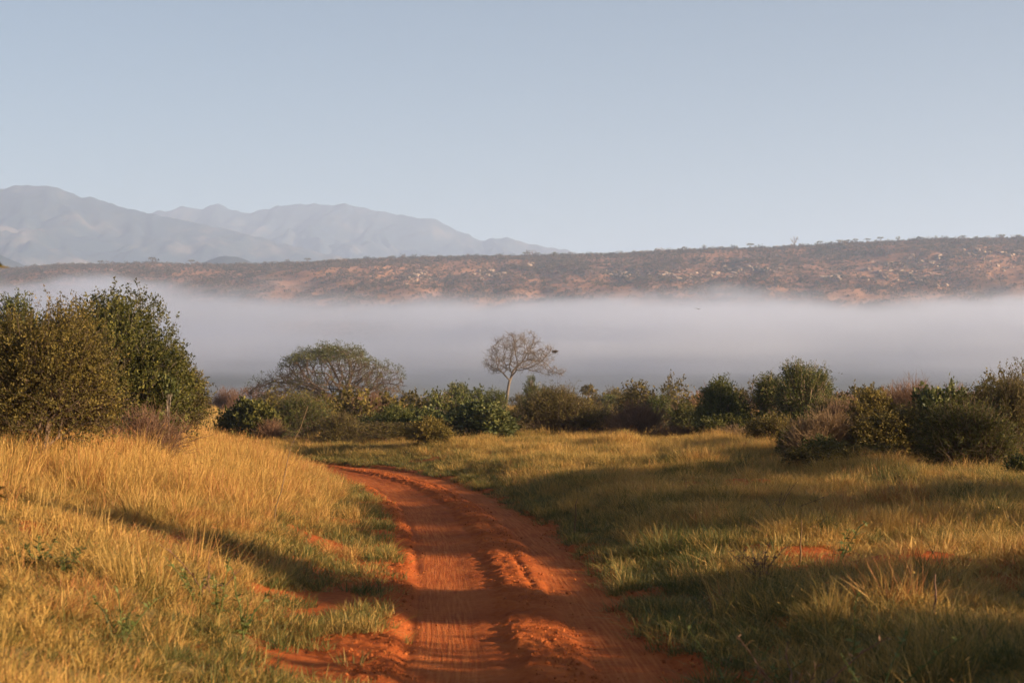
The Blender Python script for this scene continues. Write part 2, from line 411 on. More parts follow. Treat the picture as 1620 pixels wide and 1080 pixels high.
mountain([300, 325, 345, 375, 395, 415, 440], [425, 408, 401, 400, 408, 418, 430], 3600, 500, 151, 'small tan foothill below the far mountains', -1000, -250, .6, 12)
mountain([-300, -120, -40, 0, 20, 45, 80], [420, 400, 390, 396, 406, 419, 430], 3500, 600, 161, 'tan foothill cut by the left edge of the picture', -1800, -800, .6, 12)

# ------------------------------------------------------------------ instancing for what nobody could count
def instancer(name, pts, rot, scl, idx, tint, sources, label):
    me = bpy.data.meshes.new(name); me.vertices.add(len(pts)); me.vertices.foreach_set('co', np.asarray(pts, np.float32).ravel())
    for k, val in (('rot', rot), ('scl', scl)):
        a = me.attributes.new(k, 'FLOAT_VECTOR', 'POINT'); a.data.foreach_set('vector', np.asarray(val, np.float32).ravel())
    a = me.attributes.new('idx', 'INT', 'POINT'); a.data.foreach_set('value', np.asarray(idx, np.int32))
    a = me.attributes.new('tint', 'FLOAT', 'POINT'); a.data.foreach_set('value', np.asarray(tint, np.float32))
    col = bpy.data.collections.new(name+'_tufts')
    for k, s in enumerate(sources):
        so_ = bpy.data.objects.new(f'{name}_tuft_{k:02d}', s); col.objects.link(so_)
    o = link(name, me)
    ng = bpy.data.node_groups.new(name, 'GeometryNodeTree')
    ng.interface.new_socket('Geometry', in_out='INPUT', socket_type='NodeSocketGeometry')
    ng.interface.new_socket('Geometry', in_out='OUTPUT', socket_type='NodeSocketGeometry')
    N = ng.nodes; gi = N.new('NodeGroupInput'); go = N.new('NodeGroupOutput')
    ip = N.new('GeometryNodeInstanceOnPoints'); ci = N.new('GeometryNodeCollectionInfo')
    ci.inputs['Collection'].default_value = col; ci.inputs['Separate Children'].default_value = True; ci.inputs['Reset Children'].default_value = True
    def na(nm, ty):
        n = N.new('GeometryNodeInputNamedAttribute'); n.data_type = ty; n.inputs['Name'].default_value = nm
        return [x for x in n.outputs if x.enabled and x.name == 'Attribute'][0]
    lk = ng.links.new
    lk(gi.outputs[0], ip.inputs['Points']); lk(ci.outputs[0], ip.inputs['Instance']); ip.inputs['Pick Instance'].default_value = True
    lk(na('idx', 'INT'), ip.inputs['Instance Index']); lk(na('rot', 'FLOAT_VECTOR'), ip.inputs['Rotation']); lk(na('scl', 'FLOAT_VECTOR'), ip.inputs['Scale'])
    lk(ip.outputs[0], go.inputs[0])
    md = o.modifiers.new('scatter', 'NODES'); md.node_group = ng
    return tag(o, label, kind='stuff')

def tuft(seed, n, h, r, wid, lean=.35, curl=.5, heads=0, mat=None):
    g = np.random.default_rng(seed)
    ang = g.uniform(0, 2*math.pi, n); rad = r*np.sqrt(g.uniform(0, 1, n))
    B = np.stack([np.cos(ang)*rad, np.sin(ang)*rad, np.zeros(n)-.03], 1)
    hh = h*g.uniform(.45, 1.05, n)
    la = ang+g.normal(0, .9, n); le = np.abs(g.normal(0, lean, n))
    d = np.stack([np.cos(la), np.sin(la), np.zeros(n)], 1)
    def pt(t): return B+d*(hh*(le*t+curl*le*t*t))[:, None]+np.array([0, 0, 1.])*(hh*(t-.22*le*t*t))[:, None]
    fa = g.uniform(0, math.pi, n); s = np.stack([np.cos(fa), np.sin(fa), 0*fa], 1)*wid*.5
    p0, p1, p2, p3 = pt(0), pt(.4), pt(.75), pt(1.)
    w = g.uniform(.7, 1.3, n)[:, None]
    V = np.stack([p0-s*w, p0+s*w, p1+s*w*.9, p1-s*w*.9, p2+s*w*.6, p2-s*w*.6, p3+s*w*.1, p3-s*w*.1], 1).reshape(-1, 3)
    q = np.array([[0, 1, 2, 3], [3, 2, 4, 5], [5, 4, 6, 7]])
    Q = (np.arange(n)[:, None, None]*8+q[None]).reshape(-1, 4)
    tint = np.repeat(np.clip(.5+.28*g.normal(0, 1, n), 0, 1), 3)
    if heads:
        k = g.choice(n, heads, replace=False); P = p3[k]; D = unit(p3[k]-p2[k]+g.normal(0, .1, (heads, 3)))
        hv, hq = leaves(P-D*.02, D, g.normal(0, 1, (heads, 3)), h*.13, wid*1.5)
        V = np.concatenate([V, hv]); Q = np.concatenate([Q, hq+n*8]); tint = np.concatenate([tint, np.full(heads, .95)])
    return make_mesh('tuft', V, Q, None, [mat or M['grass']], {'tint': ('FACE', tint)})
rng = np.random.default_rng(5)
def scatter(n, d0, d1, half=.40):
    """random points on the ground in a fan in front of the road's near end"""
    d = np.sqrt(rng.uniform(d0*d0, d1*d1, n)); x = rng.uniform(-half, half, n)*d
    return x, d
def place(name, x, y, keep, hs, tint, sources, label, tilt=.12):
    keep = keep & (rng.uniform(0, 1, len(x)) > 1.05*bare(x, y))
    x = x[keep]; y = y[keep]; hs = np.broadcast_to(hs, keep.shape)[keep]; tint = tint[keep]
    n = len(x); z = ground_z(x, y)
    rot = np.stack([rng.normal(0, tilt, n), rng.normal(0, tilt, n), rng.uniform(0, 6.283, n)], 1)
    wsc = (.75+.25*hs)*rng.uniform(.85, 1.2, n)
    scl = np.stack([wsc, wsc, hs*rng.uniform(.75, 1.2, n)], 1)
    print(name, n)
    return instancer(name, np.stack([x, y, z], 1), rot, scl, rng.integers(0, len(sources), n), tint, sources, label)

tall_src = [tuft(200+k, 44, .62, .17, .0065, .30, .6, 5) for k in range(6)]
mid_src = [tuft(220+k, 46, .32, .17, .0065, .5, .8, 2) for k in range(6)]
low_src = [tuft(240+k, 56, .15, .15, .008, .6, .9, 0) for k in range(5)]
NR = lambda x: rng.normal(0, 1, len(x))

# tall straw grass on the crest of the left bank and in the strip before the bushes on the right
x, y = scatter(66000, 10.5, 64); t = road_t(x, y); pn = fbm(x*.5, y*.5, 3, 301); pc = fbm(x*1.6, y*1.6, 2, 302); pb = fbm(x*.17, y*.17, 2, 303)
dl = -t
pl = sstep(2.4, 4.6, dl+.05*(y-30)+.8*pn)*sstep(22, 28.5, y+3*pn)*(.75+.8*pn+.6*pc)+.20*sstep(2.4, 4, dl)*sstep(.15, .4, pc)
pr = sstep(4.0, 7.5, t)*sstep(33, 44, y+5*pb)*(.30+1.3*pn+.9*pc)+.12*sstep(2.5, 5, t)*sstep(.1, .4, pc)
pfar = sstep(3, 6, np.abs(t))*sstep(50, 56, y)*(.35+pc)
keep = rng.uniform(0, 1, len(x)) < np.clip(np.where(t < 0, np.where(y > 50, pfar, pl), np.where(y > 54, pfar, pr)), 0, 1)
hs = .66+.45*pn+.30*pc+np.where((t < 0) & (y < 50), .34*sstep(3, 7, dl), -.14)
hs = np.clip(hs*np.where(y > 52, .75, 1), .3, 1.6)
tint = np.clip(np.where(t < 0, .72, .64)+.13*NR(x)+.16*pn+.15*pb, .1, 1)
place('tall_dry_grass', x, y, keep, hs, tint, tall_src, 'tall golden dry grass on the banks beside the road', .16)
# knee-high mixed grass over both banks
x, y = scatter(84000, 10.2, 62); t = road_t(x, y); cv = cover_map(x, y, t); pn = fbm(x*.6, y*.6, 3, 311); pc = fbm(x*2.1, y*2.1, 2, 313); a = np.abs(t)
keep = rng.uniform(0, 1, len(x)) < np.clip(sstep(1.9, 3.0, a+.5*pn+.5*(t > 0))*sstep(.38, .88, cv+.6*pc+.5*pn), 0, 1)
near = sstep(26, 15, y); nl_ = near*(t < 0)
keep &= rng.uniform(0, 1, len(x)) > .45*nl_*(1+2*fbm(x*.8, y*.8, 2, 314))
tint = np.clip(np.where(t < 0, .72, .38)-.08*near-.20*sstep(3.2, 1.8, a)+.21*NR(x)+.60*fbm(x*.3, y*.3, 2, 312)+.45*pc, 0, 1)
place('mixed_grass', x, y, keep, np.clip(.80+.75*pn+.6*pc, .25, 2.0)*(1-.50*sstep(31, 19, y)*(t < 0))*np.where(t > 0, .80, 1), tint, mid_src, 'short mixed green and straw grass on the road banks', .2)
# tussocks: bunches that stand out of the shorter grass
x, y = scatter(1500, 11, 52); t = road_t(x, y); k = (np.abs(t) > 2.0) & (bare(x, y) < .3) & (rng.uniform(0, 1, len(x)) < np.where(t > 0, .60, .28)); x, y, t = x[k], y[k], t[k]
m_ = 9; rr = np.repeat(rng.uniform(.12, .34, len(x)), m_); sz = np.repeat(rng.uniform(.7, 1.5, len(x)), m_); tt0 = np.repeat(np.clip(np.where(t > 0, .40, .62)+.26*NR(x), 0, 1), m_)
x = np.repeat(x, m_)+rr*rng.normal(0, 1, len(rr)); y = np.repeat(y, m_)+rr*rng.normal(0, 1, len(rr)); t = road_t(x, y)
place('tussock_grass', x, y, np.abs(t) > 1.8, sz*np.where(t > 0, .95, .8)*np.where(y > 36, .8, 1), np.clip(tt0+.1*NR(x), 0, 1), mid_src, 'bunched tussocks of coarse grass on the banks', .28)
# low green grass on the verges and in bare soil
x, y = scatter(76000, 10.2, 60); t = road_t(x, y); pn = fbm(x*.9, y*.9, 3, 321); pc = fbm(x*2.4, y*2.4, 2, 322); a = np.abs(t)
keep = rng.uniform(0, 1, len(x)) < np.clip(sstep(1.35, 1.8, a+.5*pn+np.where(t > 0, .3, .3*sstep(21, 15, y)))*sstep(-.1, .3, pn+.7*pc+.3*sstep(1.6, 3, a)+.3*(t > 0)*(a < 3)), 0, 1)
keep |= (a < 1.4) & (np.abs(t-.35) < .3) & (pc > .48) & (rng.uniform(0, 1, len(x)) < .5)
tint = np.clip(.20+.34*sstep(2, 5, a)+.15*NR(x)+.28*pn, 0, 1)
place('verge_grass', x, y, keep, np.clip(.9+.6*pn+.6*pc, .35, 2), tint, low_src, 'low green grass creeping over the red verges', .2)
# plain behind the bushes
x, y = scatter(26000, 60, 260, .42); t = road_t(x, y); pn = fbm(x*.08, y*.08, 3, 331)
keep = (np.abs(t) > 3) & (rng.uniform(0, 1, len(x)) < .5+.5*pn)
tint = np.clip(.66+.15*NR(x), 0, 1)
place('plain_grass', x, y, keep, 1.0+.5*pn, tint, [tuft(260+k, 34, .5, .5, .02, .3, .5, 0) for k in range(4)], 'dry grass on the plain behind the bushes')

# crumbs and clods of red earth along the tracks
def clod(seed):
    bm = bmesh.new(); bmesh.ops.create_icosphere(bm, subdivisions=1, radius=1); g = np.random.default_rng(seed)
    for v in bm.verts: v.co = v.co*g.uniform(.65, 1.2)
    me = bpy.data.meshes.new('clod'); bm.to_mesh(me); bm.free(); me.materials.append(M['soil_crumb']); return me
m, nt, out = new_mat('red_clod'); b = NB(nt)
b.L(principled(b, b.ramp(b.attr('tint', 'INSTANCER').outputs['Fac'], [(0, (.19, .045, .013)), (1, (.42, .125, .036))]), .95, .05).outputs[0], out.inputs[0]); M['soil_crumb'] = m
n = 15000; yy = 10.5+38*rng.uniform(0, 1, n)**1.6; ii = np.searchsorted(RC[:, 1], yy); ii = np.clip(ii, 1, len(RC)-1)
tz = np.concatenate([rng.normal(.32, .16, n//3), rng.normal(-1.25, .14, n//3), rng.normal(1.42, .18, n-2*(n//3))]); rng.shuffle(yy)
ii = np.clip(np.searchsorted(RC[:230, 1], yy), 1, 229)
x = RC[ii, 0]+RN[ii, 0]*tz; y = yy+RN[ii, 1]*tz; clm = fbm(x*1.5, y*1.5, 2, 361) > rng.uniform(-.5, .5, n)
x, y, tz = x[clm], y[clm], tz[clm]; n = len(x)
from mathutils.bvhtree import BVHTree
bv = BVHTree.FromPolygons([v.co[:] for v in road.data.vertices], [p.vertices[:] for p in road.data.polygons])
zr_ = np.array([(lambda h: h[0].z if h[0] else -9)(bv.ray_cast(Vector((px_, py_, 3)), Vector((0, 0, -1)))) for px_, py_ in zip(x, y)])
zr_ = np.maximum(zr_, ground_z(x, y)); cs = .006*rng.lognormal(0, .55, n)+.003
instancer('clods', np.stack([x, y, zr_+cs*.2], 1), rng.uniform(0, 6.28, (n, 3)), np.stack([cs*1.3, cs, cs*.8], 1), rng.integers(0, 3, n), rng.uniform(0, 1, n), [clod(k) for k in range(3)], 'small clods of red earth along the wheel tracks')

# ------------------------------------------------------------------ shrubs and trees
def shrub_parts(seed, w, h, dep=.8, shoots=1500, lps=10, ll=.06, lw=.03, sl=.28, up=.5, nl=16, style='dome', jag=.16, twig=.4, lobe=(.22, .38), stems=7, spread=.55, bare=False, twr=.0035, droop=0):
    g = np.random.default_rng(seed)
    rx_, ry_ = w*.5, w*.5*dep
    # lobes
    ph = g.uniform(0, 2*math.pi, nl); ce = g.uniform(-.35, 1, nl); se = np.sqrt(1-ce**2)
    k = g.uniform(.35, .92, nl)
    LC = np.stack([np.cos(ph)*se*rx_*k, np.sin(ph)*se*ry_*k, h*.46+ce*h*.52*k], 1)
    lr = g.uniform(lobe[0]*.7, lobe[1]*1.05, nl)*min(w, h*1.1)
    if style == 'cone':
        zz = g.uniform(.12, .86, nl); rr = (1-zz)*.75
        LC = np.stack([np.cos(ph)*rx_*rr, np.sin(ph)*ry_*rr, zz*h], 1); lr = (.30*(1-zz)+.12)*w*g.uniform(.8, 1.2, nl)
    if style == 'column':
        zz = g.uniform(.15, .82, nl); rr = np.sqrt(g.uniform(0, 1, nl))*.62
        LC = np.stack([np.cos(ph)*rx_*rr, np.sin(ph)*ry_*rr, zz*h*(1-.35*rr**2)], 1); lr = g.uniform(.16, .3, nl)*w
    if style == 'fan':
        th = g.normal(0, .62, nl); ps = g.uniform(0, 2*math.pi, nl); rr = g.uniform(.45, .8, nl)
        LC = np.stack([np.sin(th)*np.cos(ps)*rx_*rr*1.25, np.sin(th)*np.sin(ps)*ry_*rr*1.25, .1*h+np.cos(th)*h*.85*rr], 1); lr = g.uniform(*lobe, nl)*min(w, h)
    wts = lr**2/np.sum(lr**2)
    li = g.choice(nl, shoots, p=wts)
    cen = np.array([0, 0, h*.35])
    out_l = unit((LC-cen)/np.array([rx_, ry_, h*.6]))
    d = unit(g.normal(0, 1, (shoots, 3))+.75*out_l[li])
    r = lr[li]*g.uniform(0, 1, shoots)**.35*(1+jag*np.clip(g.normal(0, 1, shoots), -2, 2.4))
    P = LC[li]+d*r[:, None]*np.array([1, 1, .95])
    stg = g.uniform(0, 1, shoots) < .02                     # straggling shoots that leave the outline
    P[stg] = cen*.4+(P[stg]-cen*.4)*g.uniform(1.02, 1.11, (stg.sum(), 1))
    lowp = P[:, 2] < .05*h; P[lowp, 2] = g.uniform(.04, .25, lowp.sum())*h
    D = unit(.55*d+.35*out_l[li]+up*np.array([0, 0, 1.])+.35*g.normal(0, 1, (shoots, 3))-droop*np.array([0, 0, 1.]))
    SL = sl*g.uniform(.5, 1.35, shoots)
    tsh = np.clip(.48+.17*g.normal(0, 1, shoots)+.12*g.normal(0, 1, nl)[li], 0, 1)
    fol = None
    if not bare:
        n = shoots*lps; si = np.repeat(np.arange(shoots), lps); f = g.uniform(.05, 1, n)
        LP = P[si]+D[si]*(SL[si]*f)[:, None]+g.normal(0, sl*.06, (n, 3))
        LD = unit(.5*D[si]+unit(g.normal(0, 1, (n, 3)))*.8+np.array([0, 0, .15]))
        sz = g.uniform(.65, 1.25, n)
        V, Q = leaves(LP, LD, g.normal(0, 1, (n, 3)), ll*sz, lw*sz, .12)
        fol = Acc(); fol.add(V, Q, np.clip(tsh[si]+.13*g.normal(0, 1, n), 0, 1))
    br = Acc()
    ns = max(1, stems)
    SB = np.stack([g.normal(0, .05*w, ns), g.normal(0, .05*w*dep, ns), np.full(ns, -.08)], 1)
    if style in ('cone', 'column'): SB[:, :2] *= .4
    hub = {}
    for j in range(nl):
        b0 = SB[j % ns]; b1 = LC[j]; m = 6; tt_ = np.linspace(0, 1, m+1)[:, None]
        ctrl = b0+(b1-b0)*np.array([.25, .25, .65])+g.normal(0, .05*w, 3)
        pts = (1-tt_)**2*b0+2*tt_*(1-tt_)*ctrl+tt_**2*b1; pts[1:-1] += g.normal(0, .015*w, (m-1, 3))
        r0 = .012*h+.006; rad = np.linspace(r0, r0*.35, m+1)
        V, Q = tubes(pts[:-1], pts[1:], rad[:-1], rad[1:], 5); br.add(V, Q, .4)
        mine = np.where(li == j)[0][:max(6, int(twig*40))]
        if len(mine):
            a0 = pts[g.integers(3, m+1, len(mine))]; e = P[mine]; mid = (a0+e)/2+g.normal(0, .03*w, (len(mine), 3))
            V, Q = tubes(np.concatenate([a0, mid]), np.concatenate([mid, e]), r0*.3, r0*.16, 3); br.add(V, Q, .45)
    nt_ = int(shoots*twig)
    if nt_:
        V, Q = tubes(P[:nt_]-D[:nt_]*SL[:nt_, None]*.6, P[:nt_]+D[:nt_]*SL[:nt_, None], twr, twr*.5, 3); br.add(V, Q, np.clip(tsh[:nt_]+.1, 0, 1))
        if bare:          # forked twigs
            for kk in range(2):
                st_ = P[:nt_]+D[:nt_]*(SL[:nt_]*g.uniform(0, .7, nt_))[:, None]
                e = st_+unit(D[:nt_]+.8*g.normal(0, 1, (nt_, 3)))*(SL[:nt_]*g.uniform(.3, .7, nt_))[:, None]
                V, Q = tubes(st_, e, twr*.8, twr*.35, 3); br.add(V, Q, tsh[:nt_])
    return fol, br
SP = {
 'dark':   dict(kw=dict(lps=13, ll=.065, lw=.036, sl=.30, up=.55, nl=26, jag=.16, twig=.35), leaf='leaf_dark', bark='bark_grey'),
 'olive':  dict(kw=dict(lps=12, ll=.055, lw=.028, sl=.30, up=.30, nl=22, jag=.20, twig=.6), leaf='leaf_olive', bark='bark_brown'),
 'green':  dict(kw=dict(lps=11, ll=.075, lw=.036, sl=.32, up=.5, nl=18, jag=.18, twig=.35), leaf='leaf_green', bark='bark_grey'),
 'broad':  dict(kw=dict(lps=9, ll=.15, lw=.085, sl=.30, up=.45, nl=18, jag=.15, twig=.3), leaf='leaf_broad', bark='bark_grey'),
 'yellow': dict(kw=dict(lps=11, ll=.07, lw=.034, sl=.30, up=.4, nl=16, jag=.18, twig=.5), leaf='leaf_yellow', bark='bark_brown'),
 'wispy':  dict(kw=dict(lps=10, ll=.10, lw=.016, sl=.55, up=.55, nl=22, style='fan', jag=.18, twig=.7, twr=.005), leaf='leaf_wispy', bark='bark_brown'),
 'cone':   dict(kw=dict(lps=11, ll=.075, lw=.036, sl=.30, up=.55, nl=26, style='cone', jag=.2, twig=.3), leaf='leaf_green', bark='bark_grey'),
 'column': dict(kw=dict(lps=11, ll=.07, lw=.026, sl=.42, up=1.1, nl=20, style='column', jag=.2, twig=.45), leaf='leaf_green', bark='bark_pale'),
 'dryred': dict(kw=dict(lps=2, ll=.05, lw=.018, sl=.50, up=.45, nl=16, jag=.2, twig=1.0, bare=True, twr=.0055, style='fan'), leaf='twig_red', bark='twig_red'),
 'drytan': dict(kw=dict(lps=2, ll=.05, lw=.018, sl=.50, up=.35, nl=14, jag=.22, twig=1.0, bare=True, twr=.0055), leaf='twig_tan', bark='twig_tan'),
}
def add_shrub(u0, u1, vtop, d, sp, label, seed, n=None, name='shrub', cat='shrub', group=None, over=None, dx=0, leaf=None):
    """a shrub whose crown spans u0..u1 and reaches vtop when it stands d metres away"""
    x = ((u0+u1)/2-810)/FPX*d; w = (u1-u0)/FPX*d; z = gz(x, d); h = CAMZ+(HV-vtop)/FPX*d-z
    s = SP[sp]; kw = dict(s['kw']); kw.update(over or {})
    sl = kw['sl']; w2 = max(w-sl*.9, w*.6); h2 = max(h-sl*.5, h*.75)
    if n is None: n = int(min(5200, max(500, 520*w*h)))
    fol, br = shrub_parts(seed, w2, h2, shoots=n, **kw)
    big = (fol or br); A = np.concatenate(big.V)
    lo, hi = np.percentile(A[:, 0], (1.2, 98.8)); top = np.percentile(A[:, 2], 99.6)
    f = np.array([w/(hi-lo), w/(hi-lo), h/top])
    for acc in (fol, br):
        if acc: acc.V = [(v-np.array([(lo+hi)/2, 0, 0]))*f for v in acc.V]
    e = thing(name, label, cat, (x, d, z), 0, group)
    if fol: link('foliage', fol.mesh('foliage', M[leaf or s['leaf']]), e)
    link('branches', br.mesh('branches', M[s['bark']]), e)
    return e
# left bank
FILL = [(1180, 1262, 655, 52, 'olive', 'olive brown brush joining the pointed bush to the tall upright bush', 50, 1300, {}),
 (1290, 1352, 628, 52, 'wispy', 'dark feathery brush right behind the tangled brown thicket', 51, 1300, {}),
 (1408, 1478, 640, 42, 'wispy', 'dark feathery brush between the olive brown brush and the big rounded bush', 52, 1500, {}),
 (1250, 1420, 700, 38, 'olive', 'low olive skirt of brush along the front of the right thicket', 53, 1900, {}),
 (1560, 1640, 600, 39, 'wispy', 'dark brush behind the light green bush at the right edge', 54, 2000, {}),
 (1380, 1450, 608, 48, 'dryred', 'thin reddish twigs sticking up left of the pale broad leaves', 55, 500, {}),
 (1300, 1400, 632, 49, 'dryred', 'rusty twigs filling the gap behind the yellow leaved bush', 56, 900, {}),
 (560, 720, 668, 60, 'wispy', 'low dark brush joining the bushes behind the road bend', 57, 1800, {}),
 (790, 850, 640, 66, 'wispy', 'dark brush between the glossy green bush and the dark feathery bush', 58, 1200, {}),
 (1040, 1110, 672, 60, 'dryred', 'rusty low brush in front of the narrow dark bush', 59, 700, {}),
 (404, 452, 660, 60, 'dryred', 'rusty low brush right of the dark broad leaved bush', 60, 500, {})]
for (a_, b_, c_, d_, sp_, lb_, sd_, n_, ov_) in FILL:
    add_shrub(a_, b_, c_, d_, sp_, lb_, sd_, n_, 'thicket' if 'dry' in sp_ else 'shrub', 'thicket' if 'dry' in sp_ else 'shrub', over=ov_)
add_shrub(-75, 172, 488, 26, 'olive', 'olive brown twiggy shrub at the left edge, nearest of the big bushes', 1, 8200, over=dict(dep=.9, ll=.05, lw=.024, lps=11, sl=.24, nl=34))
add_shrub(36, 286, 470, 34, 'dark', 'tall dense dark green bush on the left bank, tallest of its clump', 2, 10500, over=dict(jag=.08, nl=52, dep=.9, ll=.066, lw=.037, sl=.28, lps=13, lobe=(.26, .42)))
add_shrub(205, 322, 548, 36, 'olive', 'rounded olive bush at the right foot of the tall dark bush', 3, 2600, leaf='leaf_wispy')
add_shrub(-60, 66, 472, 38, 'green', 'green bush top showing behind the olive shrub at the left edge', 4, 2400)
add_shrub(160, 300, 640, 31.5, 'dryred', 'low rusty dry thicket in the straw grass below the tall dark bush', 5, 520, 'thicket', 'thicket')
add_shrub(246, 282, 588, 33, 'broad', 'small broad leaved sapling in front of the rounded olive bush', 6, 60, over=dict(nl=7, stems=2, ll=.11, lw=.05))
# row behind the bend
add_shrub(348, 444, 634, 61, 'broad', 'dark broad leaved bush behind the left bank crest, leftmost of the middle row', 7, 1700, leaf='leaf_dark')
add_shrub(434, 518, 624, 63, 'wispy', 'feathery green bush below the umbrella shaped tree', 8, 1700, leaf='leaf_green')
add_shrub(506, 580, 653, 59, 'wispy', 'low dark olive bush at the far end of the red road', 9, 1300)
add_shrub(566, 652, 641, 62, 'green', 'rounded green bush right of the low olive bush behind the road bend', 10, 1500)
add_shrub(632, 706, 645, 64, 'broad', 'leafy dark bush half hidden by the yellowish round bush', 11, 1100)
add_shrub(648, 714, 661, 54, 'yellow', 'small round yellowish olive bush standing forward at the road bend', 12, 1300)
add_shrub(702, 812, 638, 60, 'broad', 'bright green bush with big glossy leaves, below the bare tree', 13, 1900)
add_shrub(752, 822, 617, 78, 'green', 'olive green shrub right in front of the foot of the bare tree', 14, 1100)
add_shrub(818, 974, 612, 62, 'wispy', 'wide dark feathery bush of upright twigs, right of the bare tree', 15, 3400, over=dict(nl=30))
add_shrub(820, 856, 594, 104, 'cone', 'slim pointed evergreen touching the right side of the bare tree', 16, 500, 'conical_tree', 'tree')
add_shrub(960, 1066, 636, 61, 'dryred', 'wide rusty leafless bush right of the dark feathery bush', 17, 1500)
add_shrub(973, 1005, 680, 57, 'dark', 'tiny dark green bush in front of the rusty leafless bush', 18, 450)
add_shrub(1016, 1070, 624, 70, 'green', 'leafy green bush behind the rusty leafless bush', 19, 1000)
add_shrub(1062, 1112, 636, 66, 'dark', 'dark narrow bush left of the pointed bush', 20, 1000)
add_shrub(1102, 1184, 600, 60, 'cone', 'pointed dense green bush, like a small fir', 21, 2200)
add_shrub(1105, 1200, 655, 58, 'dark', 'dark low skirt of leaves at the foot of the pointed bush', 22, 1100)
add_shrub(1190, 1242, 592, 60, 'column', 'narrow upright bush leaning on the left of the tallest right hand bush', 23, 1300)
add_shrub(1226, 1318, 574, 58, 'column', 'tall upright pale green bush, tallest right of the bare tree', 24, 2600)
add_shrub(1150, 1245, 672, 55, 'drytan', 'tan dry brush between the pointed bush and the tall upright bush', 25, 900, 'thicket', 'thicket')
add_shrub(1230, 1268, 678, 42, 'dark', 'small dark round bush at the edge of the dry thicket', 26, 600)
add_shrub(1242, 1345, 648, 40, 'drytan', 'tangled bare brown thicket with arching twigs on the right bank', 27, 1300, 'thicket', 'thicket', leaf='twig_red')
add_shrub(1262, 1340, 690, 38.5, 'green', 'sprawling low green bush under the tangled thicket', 28, 700, over=dict(sl=.4))
add_shrub(1338, 1424, 618, 45, 'yellow', 'yellow leaved loose bush in the middle of the right thicket', 29, 1500, over=dict(twig=.8))
add_shrub(1330, 1470, 650, 40, 'olive', 'olive brown brush below the yellow leaved bush', 30, 1900)
add_shrub(1406, 1502, 600, 47, 'dryred', 'reddish twiggy bush rising behind the olive brown brush', 31, 1500)
add_shrub(1446, 1526, 604, 45, 'broad', 'pale broad leaves catching the sun at the top of the right thicket', 32, 330, over=dict(nl=9, ll=.12, lw=.06))
add_shrub(1462, 1604, 636, 37, 'wispy', 'big rounded dark green feathery bush in the right foreground thicket', 33, 3600, over=dict(style='dome', nl=30, sl=.42), leaf='leaf_dark')
add_shrub(1506, 1700, 580, 41, 'olive', 'tall brownish bush cut by the right edge of the picture', 34, 4200)
add_shrub(1596, 1660, 716, 33, 'green', 'light green bush low at the right edge', 35, 800)
add_shrub(1640, 1860, 590, 40, 'dark', 'dark bush outside the right edge beside the tall brownish bush', 36, 2600)

# ------------------------------------------------------------------ grown trees
def colonize(seed, attr, nodes0, step, kill, infl, iters=120):
    """branches that grow towards points in the crown; returns nodes, parents"""
    g = np.random.default_rng(seed)
    N = [np.array(p, float) for p in nodes0]; par = list(range(-1, len(N)-1))
    A = np.array(attr); nd = np.full(len(A), 1e9); ni = np.zeros(len(A), int); alive = np.ones(len(A), bool); start = 0
    for it in range(iters):
        new = np.array(N[start:])
        for c0 in range(0, len(new), 400):
            ds = np.linalg.norm(A[:, None]-new[None, c0:c0+400], axis=2); j = ds.argmin(1); v = ds[np.arange(len(A)), j]
            b = v < nd; nd[b] = v[b]; ni[b] = start+c0+j[b]
        alive &= nd > kill; start = len(N)
        act = alive & (nd < infl)
        if not act.any(): break
        NA = np.array(N); dirs = {}
        v = unit(A[act]-NA[ni[act]])
        for k, vec in zip(ni[act], v): dirs.setdefault(k, np.zeros(3)); dirs[k] = dirs[k]+vec
        for k, vec in dirs.items():
            q = NA[k]+unit((unit(vec)+g.normal(0, .18, 3))[None])[0]*step
            N.append(q); par.append(k)
        if len(N) > 9000: break
    return np.array(N), np.array(par)
def radii(par, tip, p=2.25):
    n = len(par); acc = np.zeros(n); 
    for i in range(n-1, -1, -1):
        if acc[i] == 0: acc[i] = tip**p
        if par[i] >= 0: acc[par[i]] += acc[i]
    return acc**(1/p)
def tree_mesh(seed, attr, trunk, step, kill, infl, tip, p=2.25, twigs=2, twl=.5, thin=.012):
    g = np.random.default_rng(seed+7)
    N, par = colonize(seed, attr, trunk, step, kill, infl)
    rad = radii(par, tip, p); i = np.arange(1, len(N)); br = Acc()
    V, Q = tubes(N[par[i]], N[i], np.minimum(rad[par[i]], rad[i]*1.6), rad[i], 5); br.add(V, Q, .5)
    small = np.where(rad < tip*2.0)[0]; k = np.repeat(small, twigs)
    D = unit(N[k]-N[np.maximum(par[k], 0)]+.75*g.normal(0, 1, (len(k), 3))+np.array([0, 0, .25]))
    e = N[k]+D*(twl*g.uniform(.4, 1.2, len(k)))[:, None]
    V, Q = tubes(N[k], e, thin, thin*.5, 3); br.add(V, Q, .6)
    return br, N, rad, e, D
def ell(g, n, c, r, shell=.5, zmin=-1e9):
    d = unit(g.normal(0, 1, (n*3, 3))); q = g.uniform(shell**3, 1, n*3)**(1/3)
    P = np.array(c)+d*q[:, None]*np.array(r); P = P[P[:, 2] > zmin]; return P[:n]
def leaf_cloud(seed, P, D, per, spread, ll, lw, flat=0.):
    g = np.random.default_rng(seed); n = len(P)*per; si = np.repeat(np.arange(len(P)), per)
    LP = P[si]+g.normal(0, spread, (n, 3))*np.array([1, 1, 1-flat])
    V, Q = leaves(LP, unit(D[si]*.4+g.normal(0, 1, (n, 3))), g.normal(0, 1, (n, 3)), ll*g.uniform(.6, 1.2, n), lw, .1)
    a = Acc(); a.add(V, Q, np.clip(.5+.2*g.normal(0, 1, len(P))[si]+.12*g.normal(0, 1, n), 0, 1)); return a
